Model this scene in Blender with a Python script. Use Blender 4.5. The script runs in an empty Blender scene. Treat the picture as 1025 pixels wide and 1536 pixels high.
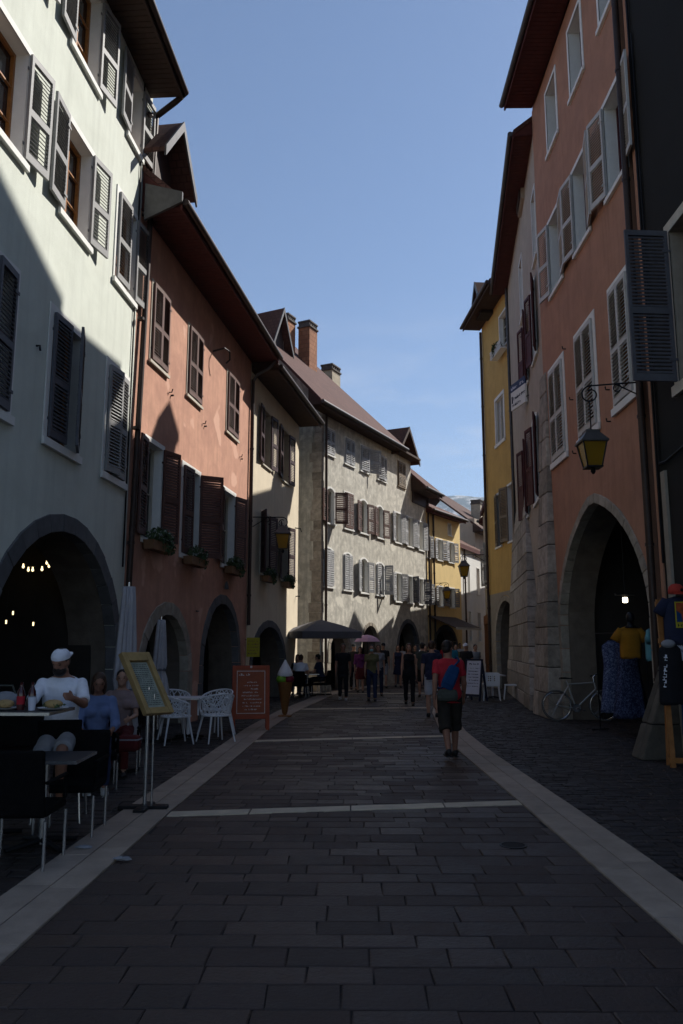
import bpy, bmesh, math, random
from mathutils import Vector, Matrix, Euler
random.seed(7)
PI = math.pi
sc = bpy.context.scene
COL = sc.collection
R = math.radians

# ---------------------------------------------------------------- camera maths (28 mm lens, eye height 1.65 m)
F, CX, CY, EYE = 1195.0, 512.5, 768.0, 1.65
PITCH = math.atan(200 / F)
YAW = math.atan(12.5 * math.cos(PITCH) / F)

def ray(px, py):
    x, u = (px - CX) / F, (CY - py) / F
    cp, sp, cy, sy = math.cos(PITCH), math.sin(PITCH), math.cos(YAW), math.sin(YAW)
    fy, fz = cp - u * sp, sp + u * cp
    return Vector((x * cy - fy * sy, x * sy + fy * cy, fz))

def on_z(px, py, z=0.0):
    r = ray(px, py)
    return Vector((0, 0, EYE)) + r * ((z - EYE) / r.z)

def on_y(px, py, y):
    r = ray(px, py)
    return Vector((0, 0, EYE)) + r * (y / r.y)

# ---------------------------------------------------------------- objects
def link(o, parent=None, loc=(0, 0, 0), rot=(0, 0, 0)):
    COL.objects.link(o)
    if parent:
        o.parent = parent
    o.location = loc
    o.rotation_euler = rot
    return o

def tag(o, label=None, cat=None, group=None, kind=None):
    if label: o['label'] = label
    if cat: o['category'] = cat
    if group: o['group'] = group
    if kind: o['kind'] = kind
    return o

def thing(name, label, cat, loc=(0, 0, 0), rz=0.0, group=None):
    o = bpy.data.objects.new(name, None)
    o.empty_display_size = .2
    link(o, None, loc, (0, 0, rz))
    return tag(o, label, cat, group)

def dup(root, loc, rz, label=None, group=None):
    r = root.copy(); COL.objects.link(r); r.location = loc; r.rotation_euler = (0, 0, rz)
    if label: r['label'] = label
    if group: r['group'] = group
    for ch in list(root.children):
        c = ch.copy(); COL.objects.link(c); c.parent = r
        for g in list(ch.children):
            d = g.copy(); COL.objects.link(d); d.parent = c
    return r

class MB:
    def __init__(s):
        s.v = []; s.f = []; s.m = []; s.mi = 0
    def add(s, vs, fs):
        n = len(s.v)
        s.v += [tuple(v) for v in vs]
        s.f += [tuple(i + n for i in f) for f in fs]
        s.m += [s.mi] * len(fs)
        return s
    def box(s, x0, x1, y0, y1, z0, z1, M=None):
        vs = [Vector((x, y, z)) for z in (z0, z1) for y in (y0, y1) for x in (x0, x1)]
        if M is not None: vs = [M @ v for v in vs]
        return s.add(vs, [(0, 2, 3, 1), (4, 5, 7, 6), (0, 1, 5, 4), (2, 6, 7, 3), (0, 4, 6, 2), (1, 3, 7, 5)])
    def loft(s, rings, cap=True, closed=False):
        n = len(rings[0]); vs = [p for r in rings for p in r]; fs = []
        m = len(rings)
        for i in range(m if closed else m - 1):
            j = (i + 1) % m
            for k in range(n):
                l = (k + 1) % n
                fs.append((i * n + k, i * n + l, j * n + l, j * n + k))
        if cap and not closed:
            fs.append(tuple(range(n - 1, -1, -1))); fs.append(tuple((m - 1) * n + k for k in range(n)))
        return s.add(vs, fs)
    def tube(s, pts, r, n=8, cap=True, closed=False):
        pts = [Vector(p) for p in pts]; m = len(pts)
        rr = r if isinstance(r, (list, tuple)) else [r] * m
        rings = []; up = None
        for i, p in enumerate(pts):
            a = pts[(i - 1) % m] if (closed or i > 0) else p
            b = pts[(i + 1) % m] if (closed or i < m - 1) else p
            t = (b - a)
            if t.length < 1e-9: t = Vector((0, 0, 1))
            t.normalize()
            if up is None:
                up = Vector((0, 0, 1)) if abs(t.z) < .9 else Vector((1, 0, 0))
            x = up.cross(t)
            if x.length < 1e-6: x = Vector((1, 0, 0)).cross(t)
            x.normalize(); y = t.cross(x).normalized(); up = y
            rings.append([p + x * (rr[i] * math.cos(q * 2 * PI / n)) + y * (rr[i] * math.sin(q * 2 * PI / n)) for q in range(n)])
        return s.loft(rings, cap, closed)
    def lathe(s, prof, n=16, c=(0, 0, 0), M=None, cap=True):
        rings = []
        for r, z in prof:
            ring = [Vector((r * math.cos(q * 2 * PI / n), r * math.sin(q * 2 * PI / n), z)) + Vector(c) for q in range(n)]
            if M is not None: ring = [M @ p for p in ring]
            rings.append(ring)
        return s.loft(rings, cap)
    def ell(s, c, r, n=12, m=8, M=None):
        c = Vector(c); rings = []
        for i in range(m + 1):
            a = -PI / 2 + PI * i / m
            ca, sa = max(math.cos(a), .02), math.sin(a)
            ring = [Vector((r[0] * ca * math.cos(q * 2 * PI / n), r[1] * ca * math.sin(q * 2 * PI / n), r[2] * sa)) for q in range(n)]
            if M is not None: ring = [M @ p for p in ring]
            rings.append([p + c for p in ring])
        return s.loft(rings)
    def prism(s, poly, y0, y1):            # poly in the x-z plane, extruded along y
        n = len(poly)
        vs = [(x, y0, z) for x, z in poly] + [(x, y1, z) for x, z in poly]
        fs = [tuple(range(n)), tuple(range(2 * n - 1, n - 1, -1))] + [(i, i + n, (i + 1) % n + n, (i + 1) % n) for i in range(n)]
        return s.add(vs, fs)
    def prismx(s, poly, x0, x1):           # poly in the y-z plane, extruded along x
        n = len(poly)
        vs = [(x0, y, z) for y, z in poly] + [(x1, y, z) for y, z in poly]
        fs = [tuple(range(n)), tuple(range(2 * n - 1, n - 1, -1))] + [(i, i + n, (i + 1) % n + n, (i + 1) % n) for i in range(n)]
        return s.add(vs, fs)
    def ring(s, inner, outer, y0, y1):     # frame between two polylines of equal length in the x-z plane
        n = len(inner); vs = []
        for pl, y in ((inner, y0), (outer, y0), (outer, y1), (inner, y1)):
            vs += [(x, y, z) for x, z in pl]
        fs = []
        for i in range(n):
            j = (i + 1) % n
            for q in range(4):
                p = (q + 1) % 4
                fs.append((q * n + i, q * n + j, p * n + j, p * n + i))
        return s.add(vs, fs)
    def mesh(s, name, mats, flip=1, smooth=None):
        me = bpy.data.meshes.new(name)
        vs = [(x, y * flip, z) for x, y, z in s.v]
        me.from_pydata(vs, [], s.f)
        bm = bmesh.new(); bm.from_mesh(me)
        bmesh.ops.recalc_face_normals(bm, faces=bm.faces)
        bm.to_mesh(me); bm.free()
        for mt in (mats if isinstance(mats, (list, tuple)) else [mats]): me.materials.append(mt)
        if max(s.m, default=0) > 0: me.polygons.foreach_set('material_index', s.m)
        if smooth is not None:
            me.polygons.foreach_set('use_smooth', [True] * len(me.polygons))
            if smooth < PI: me.set_sharp_from_angle(angle=smooth)
        me.update()
        return me
    def build(s, name, mats, parent=None, loc=(0, 0, 0), rot=(0, 0, 0), flip=1, smooth=None, bevel=0):
        o = bpy.data.objects.new(name, s.mesh(name, mats, flip, smooth))
        link(o, parent, loc, rot)
        if bevel:
            b = o.modifiers.new('Bevel', 'BEVEL'); b.width = bevel; b.segments = 2; b.limit_method = 'ANGLE'
        return o

def plate(outline, holes, y0, y1):
    """flat wall with holes: outline and holes in the x-z plane, thickness from y0 to y1"""
    cu = bpy.data.curves.new('plate', 'CURVE'); cu.dimensions = '2D'; cu.fill_mode = 'BOTH'; cu.extrude = .5
    for lp in [outline] + holes:
        sp = cu.splines.new('POLY'); sp.points.add(len(lp) - 1)
        for p, (x, z) in zip(sp.points, lp): p.co = (x, z, 0, 1)
        sp.use_cyclic_u = True
    o = bpy.data.objects.new('plate', cu)
    me = bpy.data.meshes.new_from_object(o)
    vs = [(v.co.x, y0 + (v.co.z + .5) * (y1 - y0), v.co.y) for v in me.vertices]
    fs = [tuple(p.vertices) for p in me.polygons]
    bpy.data.objects.remove(o); bpy.data.curves.remove(cu); bpy.data.meshes.remove(me)
    return vs, fs

def frot(axis, ang, c=(0, 0, 0)):
    return Matrix.Translation(c) @ Matrix.Rotation(ang, 4, axis) @ Matrix.Translation(-Vector(c))

# ---------------------------------------------------------------- materials
def srgb(r, g, b):
    f = lambda c: (c / 255 / 12.92) if c / 255 <= .04045 else ((c / 255 + .055) / 1.055) ** 2.4
    return (f(r), f(g), f(b))

def nodes(name):
    m = bpy.data.materials.new(name); m.use_nodes = True
    nt = m.node_tree; b = nt.nodes['Principled BSDF']
    return m, nt, b

def N(nt, t, **kw):
    n = nt.nodes.new(t)
    for k, v in kw.items():
        if k.startswith('i_'): n.inputs[k[2:].replace('_', ' ')].default_value = v
        else: setattr(n, k, v)
    return n

def mixc(nt, fac, a, b, blend='MIX'):
    n = nt.nodes.new('ShaderNodeMix'); n.data_type = 'RGBA'; n.blend_type = blend
    for sock, val in ((n.inputs[0], fac), (n.inputs[6], a), (n.inputs[7], b)):
        if hasattr(val, 'links'): nt.links.new(val, sock)
        elif isinstance(val, (int, float)): sock.default_value = val
        else: sock.default_value = (*val, 1)
    return n.outputs[2]

def ramp(nt, fac, lo, hi):
    n = nt.nodes.new('ShaderNodeMapRange'); n.clamp = True
    n.inputs[1].default_value = lo; n.inputs[2].default_value = hi
    nt.links.new(fac, n.inputs[0]); return n.outputs[0]

MATS = {}
def mat(name, col, rough=.8, var=.12, scale=2.5, bump=0.0, bscale=60, streak=0.0, stain=None, stain_amt=.0, spec=.3, metal=0, detail=5, patch=None, patch_lo=.62):
    if name in MATS: return MATS[name]
    m, nt, b = nodes(name)
    L = nt.links.new
    tc = N(nt, 'ShaderNodeTexCoord')
    no = N(nt, 'ShaderNodeTexNoise', i_Scale=scale, i_Detail=detail, i_Roughness=.62)
    L(tc.outputs['Object'], no.inputs['Vector'])
    fac = ramp(nt, no.outputs['Fac'], .3, .7)
    lo = tuple(c * (1 - var) for c in col); hi = tuple(min(c * (1 + var), .95) for c in col)
    c = mixc(nt, fac, lo, hi)
    if streak:
        mp = N(nt, 'ShaderNodeMapping'); mp.inputs['Scale'].default_value = (3.2, 3.2, .22)
        L(tc.outputs['Object'], mp.inputs['Vector'])
        n2 = N(nt, 'ShaderNodeTexNoise', i_Scale=1.6, i_Detail=6, i_Roughness=.7); L(mp.outputs[0], n2.inputs['Vector'])
        f2 = ramp(nt, n2.outputs['Fac'], .48, .78)
        mm = N(nt, 'ShaderNodeMath', operation='MULTIPLY'); L(f2, mm.inputs[0]); mm.inputs[1].default_value = streak
        c = mixc(nt, mm.outputs[0], c, tuple(x * .45 for x in col))
    if stain:
        n3 = N(nt, 'ShaderNodeTexNoise', i_Scale=scale * .55, i_Detail=8, i_Roughness=.72, i_Distortion=.6); L(tc.outputs['Object'], n3.inputs['Vector'])
        f3 = ramp(nt, n3.outputs['Fac'], .42, .66)
        mm = N(nt, 'ShaderNodeMath', operation='MULTIPLY'); L(f3, mm.inputs[0]); mm.inputs[1].default_value = stain_amt
        c = mixc(nt, mm.outputs[0], c, stain)
    if patch:
        n4 = N(nt, 'ShaderNodeTexNoise', i_Scale=.8, i_Detail=3, i_Roughness=.5, i_Distortion=.3); L(tc.outputs['Object'], n4.inputs['Vector'])
        c = mixc(nt, ramp(nt, n4.outputs['Fac'], patch_lo, patch_lo + .025), c, patch)
    L(c, b.inputs['Base Color'])
    b.inputs['Roughness'].default_value = rough
    b.inputs['Specular IOR Level'].default_value = spec
    b.inputs['Metallic'].default_value = metal
    if bump:
        nb = N(nt, 'ShaderNodeTexNoise', i_Scale=bscale, i_Detail=4, i_Roughness=.6); L(tc.outputs['Object'], nb.inputs['Vector'])
        bp = N(nt, 'ShaderNodeBump', i_Strength=bump, i_Distance=.02); L(nb.outputs['Fac'], bp.inputs['Height'])
        L(bp.outputs[0], b.inputs['Normal'])
    MATS[name] = m
    return m

def emit(name, col, s):
    m, nt, b = nodes(name)
    b.inputs['Base Color'].default_value = (*col, 1)
    b.inputs['Emission Color'].default_value = (*col, 1); b.inputs['Emission Strength'].default_value = s
    return m

def island(name, cols, rough=.6, rvar=.2, bump=.3, bscale=25, var=.25, nscale=6, spec=.4):
    """stones: each separate block of the mesh takes its own tint"""
    m, nt, b = nodes(name); L = nt.links.new
    ge = N(nt, 'ShaderNodeNewGeometry'); tc = N(nt, 'ShaderNodeTexCoord')
    cr = N(nt, 'ShaderNodeValToRGB'); e = cr.color_ramp.elements
    e[0].color = (*cols[0], 1); e[1].color = (*cols[-1], 1)
    for i, c in enumerate(cols[1:-1]):
        x = e.new((i + 1) / (len(cols) - 1)); x.color = (*c, 1)
    L(ge.outputs['Random Per Island'], cr.inputs[0])
    no = N(nt, 'ShaderNodeTexNoise', i_Scale=nscale, i_Detail=6, i_Roughness=.65); L(tc.outputs['Object'], no.inputs['Vector'])
    f = ramp(nt, no.outputs['Fac'], .3, .7)
    mr = N(nt, 'ShaderNodeMapRange'); mr.inputs[3].default_value = 1 - var; mr.inputs[4].default_value = 1 + var; L(f, mr.inputs[0])
    hs = N(nt, 'ShaderNodeHueSaturation'); L(cr.outputs[0], hs.inputs['Color']); L(mr.outputs[0], hs.inputs['Value'])
    L(hs.outputs[0], b.inputs['Base Color'])
    m2 = N(nt, 'ShaderNodeMapRange'); m2.inputs[3].default_value = rough - rvar; m2.inputs[4].default_value = min(rough + rvar, 1)
    wn = N(nt, 'ShaderNodeTexWhiteNoise', noise_dimensions='1D'); L(ge.outputs['Random Per Island'], wn.inputs['W'])
    ad = N(nt, 'ShaderNodeMath', operation='MULTIPLY_ADD'); L(f, ad.inputs[0]); ad.inputs[1].default_value = .4
    mu = N(nt, 'ShaderNodeMath', operation='MULTIPLY'); L(wn.outputs['Value'], mu.inputs[0]); mu.inputs[1].default_value = .6
    L(mu.outputs[0], ad.inputs[2]); L(ad.outputs[0], m2.inputs[0]); L(m2.outputs[0], b.inputs['Roughness'])
    b.inputs['Specular IOR Level'].default_value = spec
    nb = N(nt, 'ShaderNodeTexNoise', i_Scale=bscale, i_Detail=5, i_Roughness=.65); L(tc.outputs['Object'], nb.inputs['Vector'])
    bp = N(nt, 'ShaderNodeBump', i_Strength=bump, i_Distance=.02); L(nb.outputs['Fac'], bp.inputs['Height']); L(bp.outputs[0], b.inputs['Normal'])
    return m

def tiles(name, c1, c2, pitch=.16):
    m, nt, b = nodes(name); L = nt.links.new
    tc = N(nt, 'ShaderNodeTexCoord')
    uv = N(nt, 'ShaderNodeUVMap')
    br = N(nt, 'ShaderNodeTexBrick', i_Scale=1.0); br.offset = .5
    br.inputs['Color1'].default_value = (*c1, 1); br.inputs['Color2'].default_value = (*c2, 1); br.inputs['Mortar'].default_value = (*[x * .35 for x in c1], 1)
    br.inputs['Mortar Size'].default_value = .012; br.inputs['Brick Width'].default_value = pitch; br.inputs['Row Height'].default_value = pitch * .9
    L(uv.outputs[0], br.inputs['Vector'])
    no = N(nt, 'ShaderNodeTexNoise', i_Scale=1.3, i_Detail=7, i_Roughness=.7); L(tc.outputs['Object'], no.inputs['Vector'])
    c = mixc(nt, ramp(nt, no.outputs['Fac'], .35, .7), br.outputs['Color'], tuple(x * .55 for x in c1))
    L(c, b.inputs['Base Color']); b.inputs['Roughness'].default_value = .85; b.inputs['Specular IOR Level'].default_value = .2
    bp = N(nt, 'ShaderNodeBump', i_Strength=.6, i_Distance=.02); L(br.outputs['Fac'], bp.inputs['Height']); bp.invert = True
    L(bp.outputs[0], b.inputs['Normal'])
    return m
M = {}
M['mint'] = mat('mint stucco', (.67, .70, .62), .9, .06, 1.2, .3, 90, streak=.3, stain=(.52, .54, .47), stain_amt=.5)
M['pink'] = mat('salmon stucco', (.55, .30, .21), .92, .14, 2.2, .4, 70, streak=.5, stain=(.40, .205, .15), stain_amt=.7, patch=(.64, .38, .28), patch_lo=.63)
M['cream'] = mat('cream stucco', (.70, .61, .46), .92, .07, 1.6, .3, 70, streak=.32, stain=(.55, .46, .33), stain_amt=.35)
M['grey'] = mat('weathered render', (.66, .625, .54), .95, .2, 4.5, .5, 40, streak=.9, stain=(.33, .31, .265), stain_amt=.75, patch=(.74, .70, .60), patch_lo=.64)
M['yellow'] = mat('ochre stucco', (.85, .64, .30), .92, .07, 1.5, .25, 70, streak=.15)
M['whitew'] = mat('white stucco', (.75, .74, .70), .9, .06, 1.5, .2, 70, streak=.15)
M['orange'] = mat('terracotta stucco', (.45, .23, .145), .92, .14, 1.8, .35, 60, streak=.45, stain=(.36, .19, .13), stain_amt=.5)
M['beige'] = mat('beige stucco', (.46, .38, .30), .92, .1, 1.8, .3, 60, streak=.4, stain=(.36, .30, .24), stain_amt=.5)
M['yellow2'] = mat('mustard stucco', (.60, .38, .12), .92, .09, 1.6, .3, 70, streak=.35, stain=(.42, .26, .08), stain_amt=.4)
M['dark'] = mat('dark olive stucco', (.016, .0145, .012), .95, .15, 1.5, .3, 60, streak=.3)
M['trim'] = mat('white trim', (.78, .77, .73), .8, .05, 5, .1, 80)
M['trim_d'] = mat('stone trim', (.50, .46, .38), .85, .1, 5, .2, 60)
M['reveal'] = mat('grey reveal', (.30, .26, .21), .9, .12, 5, .2, 60)
M['wood'] = mat('varnished wood', (.32, .13, .035), .45, .25, 9, .15, 60)
M['darkwood'] = mat('dark wood', (.05, .028, .02), .6, .2, 9, .1, 60)
M['soffit'] = mat('red brown boards', (.085, .022, .018), .75, .2, 6, .1, 40)
M['soffit2'] = mat('brown boards', (.06, .035, .024), .8, .2, 6, .1, 40)
M['zinc'] = mat('dull zinc', (.09, .085, .085), .5, .2, 6, .05, 60, metal=.3)
M['copper'] = mat('brown pipe', (.045, .028, .022), .5, .2, 6, .05, 60, metal=.2)
M['iron'] = mat('black iron', (.012, .012, .014), .5, .2, 10, .05, 60, metal=.4)
M['sh_grey'] = mat('grey shutter paint', (.28, .275, .27), .6, .1, 6, .08, 60)
M['sh_white'] = mat('white shutter paint', (.50, .485, .46), .6, .08, 6, .08, 60)
M['sh_pale'] = mat('pale grey shutter paint', (.40, .40, .405), .65, .16, 6, .08, 60)
M['sh_brown'] = mat('brown shutter paint', (.13, .075, .062), .6, .15, 6, .08, 60)
M['sh_dark'] = mat('dark brown shutter paint', (.10, .05, .04), .6, .15, 6, .08, 60)
M['sh_plum'] = mat('plum shutter paint', (.055, .028, .030), .6, .15, 6, .08, 60)
M['sh_red'] = mat('burgundy shutter paint', (.075, .015, .016), .65, .25, 8, .08, 60)
M['sh_slate'] = mat('slate shutter paint', (.10, .10, .115), .6, .15, 6, .08, 60)
M['sh_tan'] = mat('tan shutter paint', (.22, .17, .12), .65, .15, 6, .08, 60)
M['stone'] = island('limestone blocks', [(.35, .30, .25), (.25, .215, .175), (.43, .375, .315), (.32, .275, .23)], .85, .1, .6, 18, .35, 5, .2)
M['voussoir'] = island('arch stone', [(.36, .32, .26), (.30, .265, .215), (.41, .36, .30)], .85, .1, .5, 25, .25, 6, .2)
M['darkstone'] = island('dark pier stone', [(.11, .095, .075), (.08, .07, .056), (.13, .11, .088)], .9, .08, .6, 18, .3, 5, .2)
M['greystone'] = island('grey arch stone', [(.13, .13, .135), (.105, .105, .11), (.15, .15, .152)], .85, .1, .4, 30, .2, 6, .2)
M['inner'] = mat('near black plaster', (.035, .03, .026), .95, .2, 2, .3, 40)  # near black; in the arcades it stands in for the shade inside
M['darkreveal'] = mat('dark reveal stone', (.15, .125, .10), .95, .25, 3, .4, 30, streak=.3)  # one dark tone for all the arch reveals
M['room'] = mat('dark room', (.02, .018, .016), 1, .2, 2)
M['tile'] = tiles('brown roof tiles', (.135, .062, .05), (.10, .048, .042))
M['tile2'] = tiles('red roof tiles', (.16, .072, .048), (.09, .046, .035), .2)
M['tile3'] = tiles('dark brown tiles', (.12, .06, .045), (.085, .045, .035))
M['brick'] = tiles('chimney brick', (.46, .22, .12), (.36, .16, .09), .22)
M['chim'] = mat('chimney render', (.42, .36, .27), .9, .2, 4, .3, 50)
M['chimcap'] = mat('chimney cap', (.10, .085, .075), .9, .3, 8, .5, 30)
def glass_mat():
    m, nt, b = nodes('window glass')
    b.inputs['Base Color'].default_value = (.02, .022, .025, 1); b.inputs['Roughness'].default_value = .08
    b.inputs['Specular IOR Level'].default_value = .6
    return m
M['glass'] = glass_mat()
def amber():
    m, nt, b = nodes('amber glass')
    b.inputs['Base Color'].default_value = (.34, .19, .01, 1); b.inputs['Roughness'].default_value = .25
    b.inputs['Transmission Weight'].default_value = .35
    return m
M['amber'] = amber()
M['bottle'] = mat('bottle glass', (.06, .012, .012), .1, .1, 4, spec=.6)
M['curtain'] = mat('net curtain', (.45, .45, .45), .9, .2, 12)
M['paver'] = island('paver stone', [(.040, .0225, .0165), (.033, .0195, .015), (.045, .025, .018), (.038, .022, .0175), (.035, .021, .016), (.042, .024, .0175), (.046, .027, .020)], .60, .2, .45, 30, .3, 7, .45)
M['sett'] = island('sett stone', [(.025, .0165, .014), (.020, .014, .0125), (.030, .020, .0165)], .62, .18, .5, 35, .3, 9, .4)
M['slab'] = island('pale kerb slab', [(.34, .265, .205), (.29, .225, .175), (.37, .285, .22)], .72, .15, .25, 45, .22, 4, .35)
M['band'] = island('cream band slab', [(.52, .43, .32), (.46, .38, .285), (.56, .465, .345)], .7, .12, .2, 45, .18, 4, .35)
M['joint'] = mat('dark joint', (.018, .016, .017), .9, .2, 20, .3, 60)
M['white'] = mat('white plastic', (.72, .72, .74), .4, .03, 6)
M['chrome'] = mat('brushed metal', (.55, .55, .56), .25, .1, 8, metal=.9)
M['wicker'] = mat('black wicker', (.006, .0055, .006), .8, .3, 30, .5, 90, spec=.06)
M['tabletop'] = mat('dark table laminate', (.02, .021, .026), .6, .15, 6)
M['parasol'] = mat('grey parasol canvas', (.115, .112, .125), .9, .08, 6, .2, 120)
M['cloth'] = mat('pale folded canvas', (.40, .38, .40), .9, .1, 7, .3, 90)
M['pinkcloth'] = mat('pink canvas', (.62, .36, .47), .85, .06, 6)
M['signorange'] = mat('orange red board', (.32, .055, .016), .55, .12, 5)
M['chalk'] = mat('pale lettering', (.62, .52, .48), .8, .15, 30)
M['pine'] = mat('pale pine', (.36, .24, .10), .6, .2, 8, .1, 60)
M['paper'] = mat('printed paper', (.30, .32, .27), .6, .25, 14)
M['whitepaper'] = mat('white paper', (.62, .63, .72), .7, .05, 6)
M['signyellow'] = mat('yellow sign', (.42, .36, .02), .6, .08, 6)
M['leaf'] = mat('geranium leaves', (.045, .075, .028), .7, .5, 20)
M['leafpale'] = mat('pale flower leaves', (.20, .23, .19), .75, .5, 25)
M['terra'] = mat('clay planter', (.22, .12, .06), .85, .2, 6)
M['bulb'] = emit('warm bulb', (1.0, .78, .42), 1.6)
M['lampwhite'] = emit('white lamp', (1.0, .86, .62), 6)
M['skin'] = mat('skin', (.40, .22, .15), .6, .08, 12)
M['skintan'] = mat('tanned skin', (.27, .13, .085), .6, .08, 12)
M['hairdark'] = mat('dark hair', (.018, .012, .010), .5, .3, 40, .4, 120)
M['hairbrown'] = mat('brown hair', (.06, .03, .018), .5, .3, 40, .4, 120)
def fab(n, c): return mat(n, c, .9, .12, 9, .25, 30)
M['f_white'] = fab('white cotton', (.72, .73, .80)); M['f_red'] = fab('red cotton', (.42, .022, .035)); M['f_navy'] = fab('navy cotton', (.018, .022, .05))
M['f_black'] = fab('black cotton', (.010, .010, .013)); M['f_olive'] = fab('olive cotton', (.13, .12, .055)); M['f_dkbrown'] = fab('dark olive shorts', (.022, .018, .014))
M['f_grey'] = fab('grey cotton', (.25, .25, .27)); M['f_blue'] = fab('pale blue cotton', (.15, .20, .36)); M['f_royal'] = fab('blue nylon', (.007, .045, .14))
M['f_purple'] = fab('purple print', (.16, .03, .13)); M['f_teal'] = fab('teal cotton', (.02, .16, .24)); M['f_mustard'] = fab('mustard cotton', (.30, .13, .008))
M['f_denim'] = fab('denim', (.022, .032, .075)); M['f_shorts'] = fab('pale grey shorts', (.42, .42, .46)); M['f_maroon'] = fab('maroon leather', (.10, .014, .014))
M['f_khaki'] = fab('grey canvas bag', (.06, .065, .055)); M['f_lime'] = fab('lime yellow cotton', (.42, .37, .01)); M['f_sky'] = fab('light teal cotton', (.12, .32, .38))
M['f_cap'] = fab('red cap', (.42, .045, .03)); M['f_mask'] = fab('pale blue mask', (.25, .45, .48)); M['f_pinkish'] = fab('pale pink cotton', (.26, .18, .17))
M['shoe'] = mat('dark shoes', (.018, .016, .016), .6, .2, 8); M['shoew'] = mat('pale shoes', (.45, .44, .42), .6, .1, 8)
def printed(name, a, b, scale):
    m, nt, bs = nodes(name); L = nt.links.new
    tc = N(nt, 'ShaderNodeTexCoord'); vo = N(nt, 'ShaderNodeTexNoise', i_Scale=scale, i_Detail=3, i_Roughness=.7, i_Distortion=1.2); L(tc.outputs['Object'], vo.inputs['Vector'])
    L(mixc(nt, ramp(nt, vo.outputs['Fac'], .5, .56), a, b), bs.inputs['Base Color']); bs.inputs['Roughness'].default_value = .9
    return m
M['bluePrint'] = printed('navy floral print', (.010, .014, .05), (.075, .095, .19), 26)
M['bluePrint2'] = printed('pale blue floral print', (.03, .04, .11), (.17, .20, .30), 30)
M['stripes'] = printed('blue patterned knit', (.02, .03, .08), (.22, .26, .4), 25)
def box_uv(o):
    me = o.data
    uv = me.uv_layers.new(name='UVMap')
    for p in me.polygons:
        n = p.normal
        h = Vector((-n.y, n.x, 0))
        for li in p.loop_indices:
            c = me.vertices[me.loops[li].vertex_index].co
            if h.length < .2: uv.data[li].uv = (c.x, c.y)
            else:
                k = h.normalized(); uv.data[li].uv = (c.dot(k), c.z / max(h.length, .3))
    return o

def opening(u0, u1, z0, z1, rise=0.0, n=6):
    p = [(u0, z0), (u1, z0)]
    if rise <= 0: return p + [(u1, z1), (u0, z1)]
    c = (u0 + u1) / 2; w = (u1 - u0) / 2
    for i in range(n + 1):
        a = i / n * 2 - 1
        p.append((c - w * a, z1 + rise * (1 - a * a)))
    return p

def archline(u0, u1, zs, za, n=14, pt=0.0):
    c, w = (u0 + u1) / 2, (u1 - u0) / 2
    out = []
    for i in range(n + 1):
        a = PI * i / n
        x = -math.cos(a)
        z = zs + (za - zs) * (math.sin(a) * (1 - pt) + pt * (1 - abs(x)))
        out.append((c + w * x, z))
    return out

LEAF = {}
def leaf_mesh(w, h, m, pitch=.055, fill=False, sg=1, cov=.68):
    key = (round(w, 2), round(h, 2), m, pitch, fill, sg, cov)
    if key in LEAF: return LEAF[key]
    b = MB(); t = .02; st = .052
    zt, zb, zm = h - .085, .11, h * .46
    b.box(0, st, -t, t, 0, h).box(w - st, w, -t, t, 0, h)
    b.box(st, w - st, -t, t, zt, h).box(st, w - st, -t, t, 0, zb).box(st, w - st, -t, t, zm - .05, zm + .05)
    for a, c in ((zb, zm - .05), (zm + .05, zt)):
        if fill and a == zb:
            b.box(st, w - st, -.006, .006, a, c); continue
        n = max(2, int((c - a) / pitch))
        for i in range(n):
            z = a + (i + .5) * (c - a) / n
            b.box(st - .004, w - st + .004, -pitch * cov, pitch * cov, -.006, .006, Matrix.Translation((0, 0, z)) @ Matrix.Rotation(R(-50 * sg), 4, 'X'))
    # hinges and a latch
    for z in (h * .14, h * .86): b.box(-.03, .1, .021, .03, z - .02, z + .02)
    LEAF[key] = b.mesh('shutter', M[m])
    return LEAF[key]

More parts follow.
